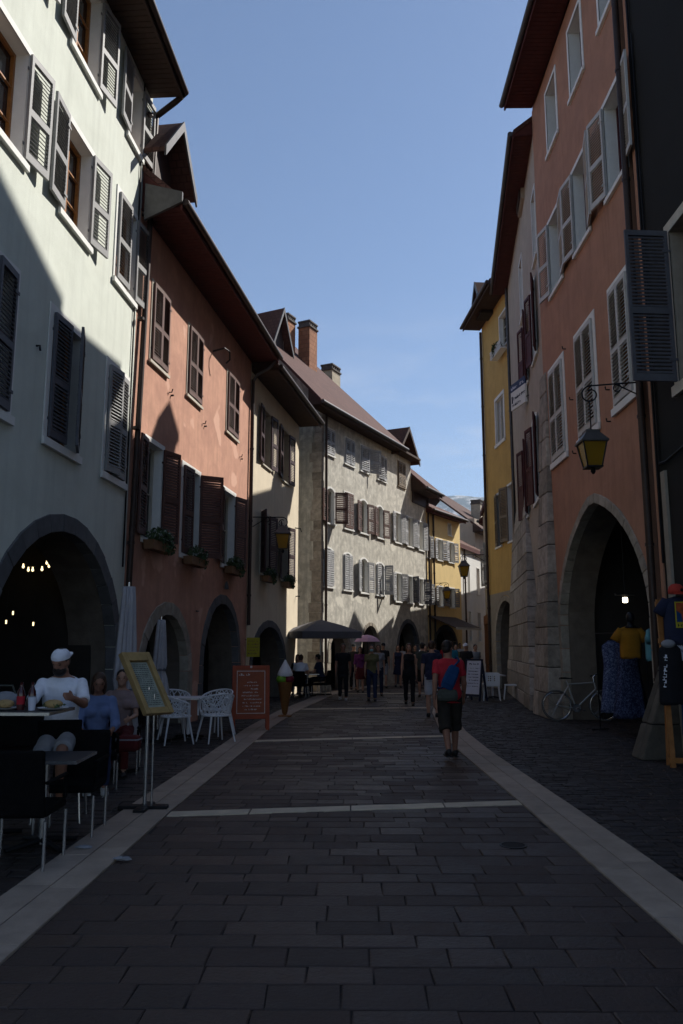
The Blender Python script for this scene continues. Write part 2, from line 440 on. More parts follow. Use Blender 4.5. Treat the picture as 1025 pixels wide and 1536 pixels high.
class House:
    def __init__(s, label, side, x0, y0, k, cat='house'):
        s.s = side                       # -1: street side is local -y (left row), +1: local +y (right row)
        s.root = thing('house', label, cat, (x0, y0, 0), math.atan2(1, k))
        s.M = s.root.matrix_basis.copy()
        s.holes = []; s.arches = []
    def put(s, b, name, m, parent=None, loc=(0, 0, 0), rot=(0, 0, 0), smooth=None, bevel=0):
        return b.build(name, m, parent or s.root, (loc[0], loc[1] * s.s, loc[2]), rot, s.s, smooth, bevel)
    def w(s, u, v, z):                   # house coordinates -> world
        return s.M @ Vector((u, v * s.s, z))
    def window(s, u0, u1, z0, z1, rise=0, trim='trim', tw=.1, sash='wood', sh=None, left=None, right=None, lw=None, depth=.24, pitch=.055, split=None,
               curtain=False, lh=0, cross=2, fill=False, wood=True, sill=True, reveal=None):
        op = opening(u0, u1, z0, z1, rise)
        s.holes.append(opening(u0 - .03, u1 + .03, z0 - .03, z1 + .03, rise))
        b = MB()
        b.ring(op, opening(u0 - .028, u1 + .028, z0 - .028, z1 + .028, rise), -depth, .016)
        win = None
        f = MB(); f.ring(op, opening(u0 - tw, u1 + tw, z0 - tw * 1.1, z1 + tw, rise), .002, .02)
        if sill: f.box(u0 - tw - .03, u1 + tw + .03, .0205, .06, z0 - tw * 1.1, z0 - .02)
        for vs, fs in ((f.v, f.f),): b.add(vs, fs)
        win = s.put(b, 'window', M[trim] if reveal is None else [M[trim], M[reveal]])
        if reveal is not None:
            n = len(op) * 4
            for i, p in enumerate(win.data.polygons):
                if i < n and max(abs(win.data.vertices[v].co.y) for v in p.vertices) > .1: p.material_index = 1
        # sash and pane
        g = MB(); w = u1 - u0
        t = .05
        zz = z1 + rise
        g.box(u0 + .002, u0 + t, -depth + .02, -depth + .07, z0 + .002, z1).box(u1 - t, u1 - .002, -depth + .02, -depth + .07, z0 + .002, z1)
        g.box(u0 + t, u1 - t, -depth + .02, -depth + .07, z0 + .002, z0 + t).box(u0 + t, u1 - t, -depth + .02, -depth + .07, z1 - t, z1 - .002 + rise * .5)
        c = (u0 + u1) / 2
        g.box(c - .035, c + .035, -depth + .022, -depth + .08, z0 + t, z1 - t)
        for i in range(1, cross + 1):
            z = z0 + (z1 - z0) * i / (cross + 1)
            g.box(u0 + t, c - .035, -depth + .03, -depth + .06, z - .012, z + .012).box(c + .035, u1 - t, -depth + .03, -depth + .06, z - .012, z + .012)
        s.put(g, 'sash', M[sash], win)
        p = MB(); p.box(u0, u1, -depth - .02, -depth + .015, z0, zz)
        s.put(p, 'pane', M['curtain' if curtain else 'glass'], win)
        if sh:
            lw = lw or w / 2
            for hi, ang in ((0, left), (1, right)):
                if ang is None: continue
                h = z1 - z0 + lh
                me = leaf_mesh(lw, h, sh, pitch, fill, s.s * (1 if hi == 0 else -1) * (1 if ang < 60 else -1), .66 if ang < 60 else .52)
                o = bpy.data.objects.new('shutter', me)
                uu, vv = (u0 if hi == 0 else u1), .045
                a = R(ang)
                d = (math.cos(a) * (1 if hi == 0 else -1), math.sin(a))
                rz = math.atan2(d[1] * s.s, d[0])
                link(o, win, (uu, vv * s.s, z0 + .01), (0, 0, rz))
        return win
    def arch(s, u0, u1, zs, za, ring=.25, depth=.7, stone='voussoir', nb=15, pt=0.0, jamb=.45, proud=.03, rev='darkreveal'):
        line = archline(u0, u1, zs, za, 20, pt)
        s.arches.append((u0, u1, zs, za, line))
        b = MB()
        ai = archline(u0, u1, zs, za, nb, pt); ao = archline(u0 - ring, u1 + ring, zs, za + ring, nb, pt)
        blocks = [(ai[i], ai[i + 1], ao[i + 1], ao[i]) for i in range(nb)]
        nj = max(1, round(zs / jamb)); h = zs / nj
        for i in range(nj):
            a, c = i * h, (i + 1) * h
            e = ring * (1 + .25 * (i % 2))
            blocks.append(((u0, a), (u0, c), (u0 - e, c), (u0 - e, a)))
            blocks.append(((u1, c), (u1, a), (u1 + e, a), (u1 + e, c)))
        for q in blocks:
            cx = sum(p[0] for p in q) / 4; cz = sum(p[1] for p in q) / 4
            dd = [math.hypot(p[0] - cx, p[1] - cz) for p in q]
            q2 = [(cx + (x - cx) * (1 - .007 / max(d, .02)), cz + (z - cz) * (1 - .007 / max(d, .02))) for (x, z), d in zip(q, dd)]
            b.prism(q2, -.16, proud * random.uniform(.7, 1.2))
        o = s.put(b, 'arch_surround', M[stone], bevel=.008)
        r = MB(); pin = [(u0, 0.0)] + line + [(u1, 0.0)]; pout = [(u0 - .1, 0.0)] + archline(u0 - .1, u1 + .1, zs, za + .1, 20, pt) + [(u1 + .1, 0.0)]
        n = len(pin); vs = []
        for pl, y in ((pin, -depth), (pout, -depth), (pout, -.163), (pin, -.163)): vs += [(x, y, z) for x, z in pl]
        r.add(vs, [(q * n + i, q * n + i + 1, ((q + 1) % 4) * n + i + 1, ((q + 1) % 4) * n + i) for i in range(n - 1) for q in range(4)])
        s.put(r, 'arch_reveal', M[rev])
        return o
    def wall(s, U0, U1, H, m, depth=8.0, sides=(1, 1), top=None, thick=.4, base=None):
        pts = [(U0, 0)]
        for a in sorted(s.arches):
            pts += [(a[0] - .02, 0)] + [(x, z + .02) for x, z in archline(a[0] - .02, a[1] + .02, a[2], a[3], 20)] + [(a[1] + .02, 0)]
        pts += [(U1, 0)] + (top or [(U1, H), (U0, H)])
        b = MB(); b.add(*plate(pts, s.holes, -thick, 0))
        Hm = min(z for x, z in (top or [(0, H)]))
        if sides[0]: b.box(U0, U0 + .3, -depth, -thick, 0, Hm)
        if sides[1]: b.box(U1 - .3, U1, -depth, -thick, 0, Hm)
        b.box(U0, U1, -depth - .3, -depth, 0, Hm)
        o = s.put(b, 'wall', M[m])
        s.U0, s.U1, s.H, s.depth, s.wm = U0, U1, Hm, depth, m
        if s.arches:                      # floor slab over the arcade and its back wall
            za = max(a[3] for a in s.arches)
            c = MB(); c.box(U0 + .31, U1 - .31, -depth + .02, -thick - .01, za + .25, za + .45)
            c.box(U0 + .31, U1 - .31, -4.4, -4.2, 0, za + .25); c.box(U0 + .31, U0 + .36, -4.19, -thick - .01, 0, za + .24); c.box(U1 - .36, U1 - .31, -4.19, -thick - .01, 0, za + .24); c.add(*plate([(min(U0 + .37, sorted(s.arches)[0][0] - .12), 0)] + [q for a in sorted(s.arches) for q in [(a[0] - .03, 0)] + archline(a[0] - .03, a[1] + .03, a[2], a[3] + .03, 12) + [(a[1] + .03, 0)]] + [(max(U1 - .37, sorted(s.arches)[-1][1] + .12), 0), (max(U1 - .37, sorted(s.arches)[-1][1] + .12), za + .24), (min(U0 + .37, sorted(s.arches)[0][0] - .12), za + .24)], [], -thick - .03, -thick - .012))
            s.put(c, 'arcade', M['inner'])  # lining that paints the inside of the arcade as dark as its shade
        return o
    def roof(s, ov, ze, slope, m='tile', soffit='soffit', ends=(.15, .15), gutter='zinc', ridge=None, hip=(0, 0), th=.14, U=None, gut=True):
        U0, U1 = U or (s.U0, s.U1)
        a, c = U0 - ends[0], U1 + ends[1]
        D = ridge or s.depth / 2 + .2
        tn = math.tan(R(slope)); zr = ze + (ov + D) * tn
        b = MB()
        def sect(u, shrink):
            z = zr - shrink * tn * 0
            return [(u, ov, ze), (u, ov, ze + th), (u, -D, zr + th), (u, -2 * D - ov, ze + th), (u, -2 * D - ov, ze), (u, -D, zr)]
        r0 = sect(a, 0); r1 = sect(c, 0)
        if hip[0]:
            r0[2] = (a + hip[0], -D, zr + th); r0[5] = (a + hip[0], -D, zr)
        if hip[1]:
            r1[2] = (c - hip[1], -D, zr + th); r1[5] = (c - hip[1], -D, zr)
        b.loft([r0, r1])
        o = s.put(b, 'roof', M[m]); box_uv(o)
        k = MB()
        k.box(a + .02, c - .02, .002, ov - .02, ze - .06, ze - .015)
        k.box(a + .01, c - .01, ov - .02, ov + .02, ze - .12, ze + .10)
        for q0, q1 in ((a + .02, a + .05), (c - .05, c - .02)): k.prismx([(.003, ze - .0595), (ov - .021, ze - .0595), (ov - .021, ze + .03), (.003, ze + ov * tn + .02)], q0, q1)
        n = int((c - a) / .13)
        for i in range(n):               # board joints
            u = a + .05 + i * (c - a - .1) / n
            k.box(u, u + .115, .01, ov - .03, ze - .072, ze - .0605)
        s.put(k, 'soffit', M[soffit])
        if gut:
            g = MB(); g.tube([(a, ov + .08, ze + .03), (c, ov + .08, ze + .03)], .07, 10)
            s.put(g, 'gutter', M[gutter], smooth=1.0)
        gb = MB()
        for e, q0, q1 in ((0, U0, U0 + .25), (1, U1 - .25, U1)):
            if not hip[e]: gb.prismx([(-.02, s.H + .002), (-.02, ze + ov * tn - .03), (-D, zr - .03), (-2 * D + .02, ze + ov * tn - .03), (-2 * D + .02, s.H + .002)], q0, q1)
        if gb.v: s.put(gb, 'gable', M[s.wm])
        s.tn, s.ze, s.ov = tn, ze, ov
        return o
    def zroof(s, v): return s.ze + (s.ov - v) * s.tn
    def pipe(s, u, z0, z1, v=.09, r=.05, m='copper', pts=None):
        b = MB(); b.tube(pts or [(u, v, z0), (u, v, z1)], r, 10)
        z = z0 + .8
        while z < z1 - .3:
            b.lathe([(r + .012, z), (r + .012, z + .05)], 10, (u, v, 0)); z += 2.1
        return s.put(b, 'downpipe', M[m], smooth=.8)
    def chimney(s, roof, u, v, w, d, zb, zt, m='brick', pots=False):
        b = MB(); b.box(u - w / 2, u + w / 2, v - d / 2, v + d / 2, zb, zt)
        o = box_uv(s.put(b, 'chimney', M[m], roof))
        c = MB()
        c.box(u - w / 2 - .05, u + w / 2 + .05, v - d / 2 - .05, v + d / 2 + .05, zt, zt + .09)
        for i in range(5):
            x = u - w / 2 + .04 + i * (w - .08) / 4.0
            c.box(x - .045, x + .045, v - d / 2, v + d / 2, zt + .09, zt + .24)
        c.box(u - w / 2 - .03, u + w / 2 + .03, v - d / 2 - .03, v + d / 2 + .03, zt + .24, zt + .33)
        s.put(c, 'chimney_cap', M['chimcap'], roof, bevel=.02)
        return o
    def dormer(s, u, vf, w, zb, ze, zp, back, m='darkwood', rm='tile2', ov=.35, oh=.35, fascia='zinc', wall='cream', face=None):
        """gabled dormer: front at vf, width w, wall from zb to eave ze, ridge zp, roof running back to 'back'"""
        b = MB()
        b.add([(x, y, z) for y in (vf, back) for x, z in ((u - w / 2, zb), (u + w / 2, zb), (u + w / 2, ze), (u, zp - .05), (u - w / 2, ze))],
              [(0, 1, 2, 3, 4), (9, 8, 7, 6, 5), (0, 5, 6, 1), (1, 6, 7, 2), (2, 7, 8, 3), (3, 8, 9, 4), (4, 9, 5, 0)])
        o = s.put(b, 'dormer', M[wall])
        k = MB(); sl = (zp - ze) / (w / 2)
        for sg in (-1, 1):
            x0, z0 = u + sg * (w / 2 + oh), ze - sl * oh
            poly = [(u, zp), (u, zp + .1), (x0, z0 + .1), (x0, z0)]
            k.prism(poly, vf + ov, back)
        box_uv(s.put(k, 'dormer_roof', M[rm], o))
        f = MB()
        for sg in (-1, 1):
            x0, z0 = u + sg * (w / 2 + oh), ze - sl * oh
            f.prism([(u, zp - .1), (u, zp + .12), (x0 + sg * .02, z0 + .12), (x0 + sg * .02, z0 - .1)], vf + ov + .002, vf + ov + .04)
        s.put(f, 'bargeboard', M[fascia], o)
        d = MB(); d.add([(x, y, z) for y in (vf + .02, vf + .05) for x, z in ((u - w / 2 + .1, zb + .05), (u + w / 2 - .1, zb + .05), (u + w / 2 - .1, ze), (u, zp - .25), (u - w / 2 + .1, ze))],
              [(0, 1, 2, 3, 4), (9, 8, 7, 6, 5), (0, 5, 6, 1), (1, 6, 7, 2), (2, 7, 8, 3), (3, 8, 9, 4), (4, 9, 5, 0)])
        s.put(d, 'dormer_front', M[face or m], o)
        return o

def buttress(h, H, ua, ub, p, hs, n=1, st='stone'):
    """battered pier of big blocks, wider and deeper towards the ground"""
    b = MB(); z = 0.0
    while z < H - .1:
        hh = min(random.uniform(*hs), H - z); t0, t1 = z / H, (z + hh) / H
        cut = [0] + sorted(random.uniform(.25, .75) if n == 1 else (i + random.uniform(-.25, .25)) / n for i in range(1, n + (0 if random.random() < .5 and n == 1 else (1 if n == 1 else 0)))) + [1]
        g = .006
        core = MB() if z == 0 else core
        core.add([(ua(t) + .03, v, t * H) for t in (t0, t1) for v in (-.1, p(t) - .03)] + [(ub(t) - .03, v, t * H) for t in (t0, t1) for v in (-.1, p(t) - .03)], [(0, 1, 3, 2), (4, 6, 7, 5), (1, 5, 7, 3), (2, 3, 7, 6), (0, 4, 5, 1)])
        for c0, c1 in zip(cut, cut[1:]):
            e = random.uniform(-.012, .012)
            q = lambda t, c: ua(t) + (ub(t) - ua(t)) * c
            b.add([(q(t0, c0) + g, -.1, z + g), (q(t0, c1) - g, -.1, z + g), (q(t0, c1) - g, p(t0) + e, z + g), (q(t0, c0) + g, p(t0) + e, z + g),
                   (q(t1, c0) + g, -.1, z + hh - g), (q(t1, c1) - g, -.1, z + hh - g), (q(t1, c1) - g, p(t1) + e, z + hh - g), (q(t1, c0) + g, p(t1) + e, z + hh - g)],
                  [(0, 1, 5, 4), (1, 2, 6, 5), (2, 3, 7, 6), (3, 0, 4, 7), (0, 3, 2, 1), (4, 5, 6, 7)])
        z += hh
    o = h.put(b, 'buttress', M[st], bevel=.022)
    h.put(core, 'mortar', M['joint'], o)
    return o

# ================================================================ left row
def left_row():
    # ---- mint green house
    h = House('pale mint green house with grey shutters and a wide dark arch', -1, -3.98, 14.0, .0586)
    G, W = 'sh_grey', .53
    h.window(-5.62, -4.62, 7.87, 9.38, sh=G, left=176, right=172, lw=W)
    h.window(-3.38, -2.40, 7.87, 9.38, sh=G, left=176, right=170, lw=W)
    h.window(-1.17, -.22, 7.9, 9.5, sh=G, left=3, right=174, lw=.54)
    h.window(-3.35, -2.36, 10.62, 12.2, sh=G, left=176, right=170, lw=W)
    h.window(-.86, -.2, 10.85, 12.2, sh=G, left=176, right=174, lw=.52)
    h.window(-5.60, -4.62, 10.6, 12.2, sh=G, left=176, right=172, lw=W)
    h.window(-5.6, -4.57, 4.48, 6.28, sh='sh_slate', left=172, right=5, lw=.52, tw=.12)
    h.window(-3.42, -2.40, 4.48, 6.28, sh='sh_slate', left=3, right=20, lw=.51, tw=.12)
    h.window(-1.24, -.34, 4.48, 6.3, sh=G, left=9, right=2, lw=.45, tw=.12)
    h.arch(-4.7, -.28, 1.25, 3.27, .26, .8, 'greystone', 17)
    h.wall(-9.6, .03, 12.95, 'mint', top=[(.46, 12.95), (-9.6, 12.95)])
    h.roof(.64, 12.5, 38, soffit='soffit2', ends=(.1, .3), gutter='copper', gut=False)
    h.pipe(0, 2.62, 12.3, .10, .055, pts=[(-.02, .10, 2.6), (.40, .10, 12.1)])
    g = MB(); g.tube([(-9.6, .72, 12.52), (.30, .72, 12.52), (.36, .5, 12.38), (.40, .10, 12.1)], .06, 8)
    h.put(g, 'gutter', M['copper'], smooth=1.0)
    c = MB(); c.tube([(-9, .03, 12.62), (-4, .03, 12.66), (-1.5, .03, 12.72), (-.1, .05, 12.9)], .018, 6); c.tube([(-.17, .03, 3), (-.16, .03, 12.4)], .016, 6)
    h.put(c, 'cable', M['iron'])
    st = MB(); st.tube([(-3.86, .0, 5.62), (-3.86, .05, 5.62), (-3.86, .06, 5.55)], .015, 6); h.put(st, 'hook', M['iron'])
    mint = h
    # ---- salmon house
    h = House('salmon pink house with brown louvred shutters and two low arches', -1, -3.98, 14.0, .132)
    for a, c in ((.76, 1.62), (2.93, 3.84), (6.0, 7.02)):
        h.window(a, c, 7.14, 8.72, trim='trim_d', tw=.07, sh='sh_brown', left=2, right=2)
    h.window(.75, 1.6, 3.66, 5.52, tw=.1, sh='sh_dark', left=172, right=160, lw=.5, sash='trim_d', cross=1)
    h.window(2.85, 3.95, 3.6, 5.5, tw=.1, sh='sh_dark', left=3, right=128, lw=.55, sash='trim_d', cross=1)
    h.window(5.85, 6.95, 3.68, 5.56, tw=.1, sh='sh_brown', left=172, right=165, lw=.56, sash='trim_d', cross=1)
    h.arch(1.0, 3.5, 1.1, 2.26, .27, .8, 'voussoir', 11)
    h.arch(4.6, 7.6, 1.2, 2.68, .24, .8, 'greystone', 11)
    h.wall(.02, 8.42, 9.9, 'pink')
    rf = h.roof(.80, 9.92, 43, ends=(0, .02), gutter='copper')
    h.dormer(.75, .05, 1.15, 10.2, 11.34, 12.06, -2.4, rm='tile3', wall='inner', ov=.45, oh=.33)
    bx = MB(); bx.prismx([(.1, 9.6), (.84, 9.92), (.84, 10.12), (.1, 10.35)], -.06, .0); h.put(bx, 'gutter_end', M['zinc'])
    h.pipe(8.36, 2.2, 9.3, .08, .05)
    pp = MB(); pp.tube([(8.36, .8, 9.9), (8.36, .55, 9.62), (8.36, .2, 9.45), (8.36, .08, 9.25)], .05, 8); h.put(pp, 'gutter_elbow', M['zinc'], smooth=1.0)
    b = MB()
    for u, z in ((1.85, 6.82), (4.1, 6.78), (7.35, 6.75)):
        b.tube([(u, .0, z), (u, .06, z), (u, .08, z + .07)], .012, 6); b.tube([(u + .12, .0, z - .03), (u + .12, .06, z - .03)], .02, 6)
    h.put(b, 'shutter_stop', M['iron'])
    lp = MB(); lp.tube([(4.72, 0, 8.8), (4.72, .3, 8.86), (4.82, .4, 8.8), (4.9, .38, 8.62), (4.85, .3, 8.52)], .022, 6); h.put(lp, 'bracket', M['iron'])
    pl = MB(); pl.box(4.0, 4.15, .002, .03, 2.4, 2.42); pl.lathe([(.06, 0), (.05, .1), (.02, .2)], 8, (6.15, .07, 3.05)); h.put(pl, 'niche_ornament', M['greystone'])
    pink = h
    # ---- cream house
    h = House('narrow cream house with plum shutters beside the salmon house', -1, -2.874, 22.377, .17)
    for a, c in ((1.3, 2.15), (3.62, 4.52)):
        h.window(a, c, 7.12, 8.85, tw=.06, sh='sh_plum', left=174, right=174, lw=.55, depth=.3, reveal='reveal', trim='trim_d', sash='darkwood')
    h.window(1.2, 2.1, 3.78, 5.6, tw=.06, sh='sh_plum', left=150, right=168, lw=.52, depth=.3, reveal='reveal', trim='trim_d', sash='darkwood')
    h.window(3.6, 4.5, 3.78, 5.6, tw=.06, sh='sh_plum', left=168, right=168, lw=.52, depth=.3, reveal='reveal', trim='trim_d', sash='darkwood')
    h.arch(.5, 4.3, .9, 2.2, .22, .8, 'greystone', 13)
    h.wall(.02, 6.1, 9.65, 'cream')
    h.roof(.80, 9.66, 42, soffit='soffit2', ends=(0, .12), gutter='copper')
    hk = MB(); hk.tube([(5.6, 0, 5.75), (5.6, .2, 5.72), (5.6, .24, 5.6)], .02, 6); hk.tube([(5.8, 0, 3.35), (5.8, .16, 3.35)], .02, 6); h.put(hk, 'hook', M['iron'])
    cream = h
    # ---- grey weathered house
    h = House('long weathered grey house with stone quoins and a tall tiled roof', -1, -1.06, 29.5, .49)
    P = .07
    kw = dict(trim='trim', tw=.07, pitch=P, depth=.2, sash='trim_d', cross=1)
    h.window(.3, 1.0, 8.95, 9.93, sh='sh_pale', left=0, right=0, **kw)
    h.window(2.0, 2.8, 8.9, 9.93, sh='sh_pale', left=0, right=3, **kw)
    h.window(3.46, 4.25, 8.9, 9.95, sh='sh_pale', left=8, right=150, lw=.62, **kw)
    h.window(5.2, 6.1, 8.86, 9.93, sh='sh_pale', left=12, right=5, **kw)
    h.window(7.52, 8.34, 8.98, 10.1, sh='sh_tan', left=0, right=0, trim='sh_tan', tw=.06, pitch=P, depth=.2)
    r = dict(rise=.12, **kw)
    h.window(.42, 1.05, 6.27, 7.5, sh='sh_dark', left=172, right=128, lw=.5, **r)
    h.window(1.95, 2.66, 6.26, 7.68, sh='sh_brown', left=2, right=2, **kw)
    h.window(3.42, 4.06, 6.27, 7.52, sh='sh_brown', left=172, right=168, lw=.45, **r)
    h.window(5.12, 5.72, 6.27, 7.52, sh='sh_brown', left=172, right=168, lw=.45, **r)
    h.window(7.08, 7.72, 6.3, 7.64, sh='sh_pale', left=174, right=170, lw=.36, **kw)
    h.window(8.56, 9.2, 6.28, 7.64, sh='sh_pale', left=174, right=170, lw=.42, **kw)
    h.window(10.02, 10.6, 6.26, 7.62, sh='sh_pale', left=174, right=170, lw=.42, **kw)
    h.window(.25, .94, 3.85, 5.15, sh='sh_pale', left=0, right=0, lh=.05, **r)
    h.window(1.88, 2.58, 3.82, 5.12, sh='sh_pale', left=0, right=2, lh=.05, **r)
    h.window(3.42, 4.08, 3.8, 5.06, sh='sh_pale', left=168, right=168, lw=.42, **r)
    h.window(5.0, 5.78, 3.8, 5.02, sh='sh_pale', left=2, right=100, lh=.05, **r)
    h.window(7.06, 7.72, 3.62, 4.86, sh='sh_pale', left=172, right=160, lw=.42, **kw)
    h.window(8.5, 9.12, 3.62, 4.84, sh='sh_slate', left=172, right=60, lw=.42, **kw)
    h.window(9.94, 10.55, 3.62, 4.82, sh='sh_slate', left=172, right=140, lw=.42, **kw)
    h.arch(.75, 2.3, 1.5, 2.1, .22, .6, 'voussoir', 9)
    h.arch(3.5, 5.2, 1.5, 2.45, .16, .7, 'voussoir', 9)
    h.arch(7.3, 9.8, 1.3, 2.66, .2, .7, 'greystone', 11)
    h.wall(0, 11.28, 10.4, 'grey', top=[(11.28, 9.0), (9.12, 9.0), (9.12, 10.55), (7.0, 10.55), (7.0, 10.45), (0, 10.45)], depth=9)
    rf = h.roof(.55, 10.5, 47, m='tile', soffit='soffit2', ends=(1.1, .25), U=(0, 7.0), ridge=4.4, hip=(0, 3.0), gutter='zinc')
    z1 = h.zroof
    h.dormer(.42, -2.3, 1.0, 12.8, 14.05, 15.17, -4.9, rm='tile2', wall='cream', ov=.3, oh=.28)
    h.chimney(rf, 3.2, -2.43, .70, .56, 12.6, 15.40)
    h.chimney(rf, 2.2, -2.95, .62, .56, 13.0, 15.45)
    h.chimney(rf, 6.5, -3.0, .85, .6, 11.0, 14.55, 'chim')
    h.chimney(rf, 4.6, -4.6, .4, .4, 14.2, 15.75, 'chim')
    # gabled bay
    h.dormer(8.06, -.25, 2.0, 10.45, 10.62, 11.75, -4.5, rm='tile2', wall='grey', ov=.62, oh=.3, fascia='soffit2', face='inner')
    lg = MB(); lg.box(6.9, 9.2, .003, .5, 10.42, 10.52); h.put(lg, 'bay_ledge', M['soffit2'])
    h.roof(.75, 9.05, 43, m='tile', soffit='soffit2', ends=(0, .2), U=(9.14, 11.28), ridge=2.0, hip=(0, 1.2), gutter='zinc')
    sk = MB(); sk.box(9.2, 11.26, .004, .05, 8.45, 9.0); h.put(sk, 'eave_boarding', M['darkwood'])
    q = MB(); z = 0
    while z < 10.2:                       # quoins at the near corner
        hh = random.uniform(.28, .42); e = random.uniform(.3, .55)
        q.box(-.018, .012, -e, .004, z + .006, z + hh - .006); q.box(.013, random.uniform(.12, .2), -.1, .018, z + .006, z + hh - .006); z += hh
    h.put(q, 'quoin', M['stone'], bevel=.01)
    h.pipe(.22, .2, 10.4, .09, .05); h.pipe(11.2, .2, 9.0, .09, .05)
    grey = h
    # ---- ochre house
    h = House('small ochre yellow house lit by the sun at the bend', -1, 3.811, 39.44, .594)
    kw = dict(trim='trim', tw=.06, pitch=.08, depth=.2, sash='trim_d', cross=1)
    for a, c in ((1.28, 1.88), (2.72, 3.36)):
        h.window(a, c, 5.98, 7.02, sh='sh_pale', left=172, right=168, lw=.4, **kw)
        h.window(a, c, 3.62, 4.6, sh='sh_grey', left=172, right=168, lw=.4, **kw)
    h.window(2.72, 3.1, 7.42, 8.0, **kw)
    h.window(.06, .36, 5.98, 7.05, sh='sh_pale', right=168, lw=.3, **kw)
    h.window(.06, .36, 3.62, 4.65, sh='sh_pale', right=168, lw=.3, **kw)
    h.arch(.8, 3.5, 1.5, 2.5, .2, .6, 'greystone', 9)
    h.wall(0.02, 4.3, 8.3, 'yellow', depth=7)
    h.roof(.36, 8.3, 27, m='tile2', soffit='soffit', ends=(.0, .05), hip=(0, 1.6), ridge=2.6, gutter='copper')
    h.pipe(.72, .2, 8.2, .08, .05)
    ochre = h
    # ---- white house past the bend
    h = House('white rendered house beyond the ochre one with a long dark window', -1, 6.55, 46.0, .45)
    h.window(.95, 1.3, 4.7, 6.3, tw=.03, depth=.2, sash='darkwood', cross=1)
    h.window(.95, 1.4, 1.9, 3.6, tw=.03, depth=.2, sash='darkwood', cross=1)
    h.window(2.9, 3.5, 4.7, 6.3, tw=.05, depth=.2, cross=1); h.window(2.9, 3.5, 1.9, 3.6, tw=.05, depth=.2, cross=1)
    h.wall(-1.2, 5.5, 7.2, 'whitew', depth=7)
    h.roof(.16, 7.25, 30, m='tile2', gut=False, ends=(.1, .2), hip=(1.2, 1.2), ridge=2.3, gutter='copper')
    h.pipe(.12, .2, 7.2, .08, .05)
    # ---- tall brown roofed house behind
    h = House('brown roofed house rising behind the ochre and white houses', -1, 9.4, 54.0, .55)
    h.window(1.0, 1.7, 5.5, 7.0, tw=.05, depth=.2); h.window(3.0, 3.7, 5.5, 7.0, tw=.05, depth=.2)
    h.wall(-2.5, 6.0, 9.9, 'beige', depth=9)
    rf = h.roof(.6, 9.0, 36, m='tile3', soffit='soffit2', ends=(.4, .4), hip=(2.4, 2.4))
    h.chimney(rf, 1.6, -1.2, .9, .7, 9.2, 11.5, 'chim')
    return mint, pink, cream, grey, ochre

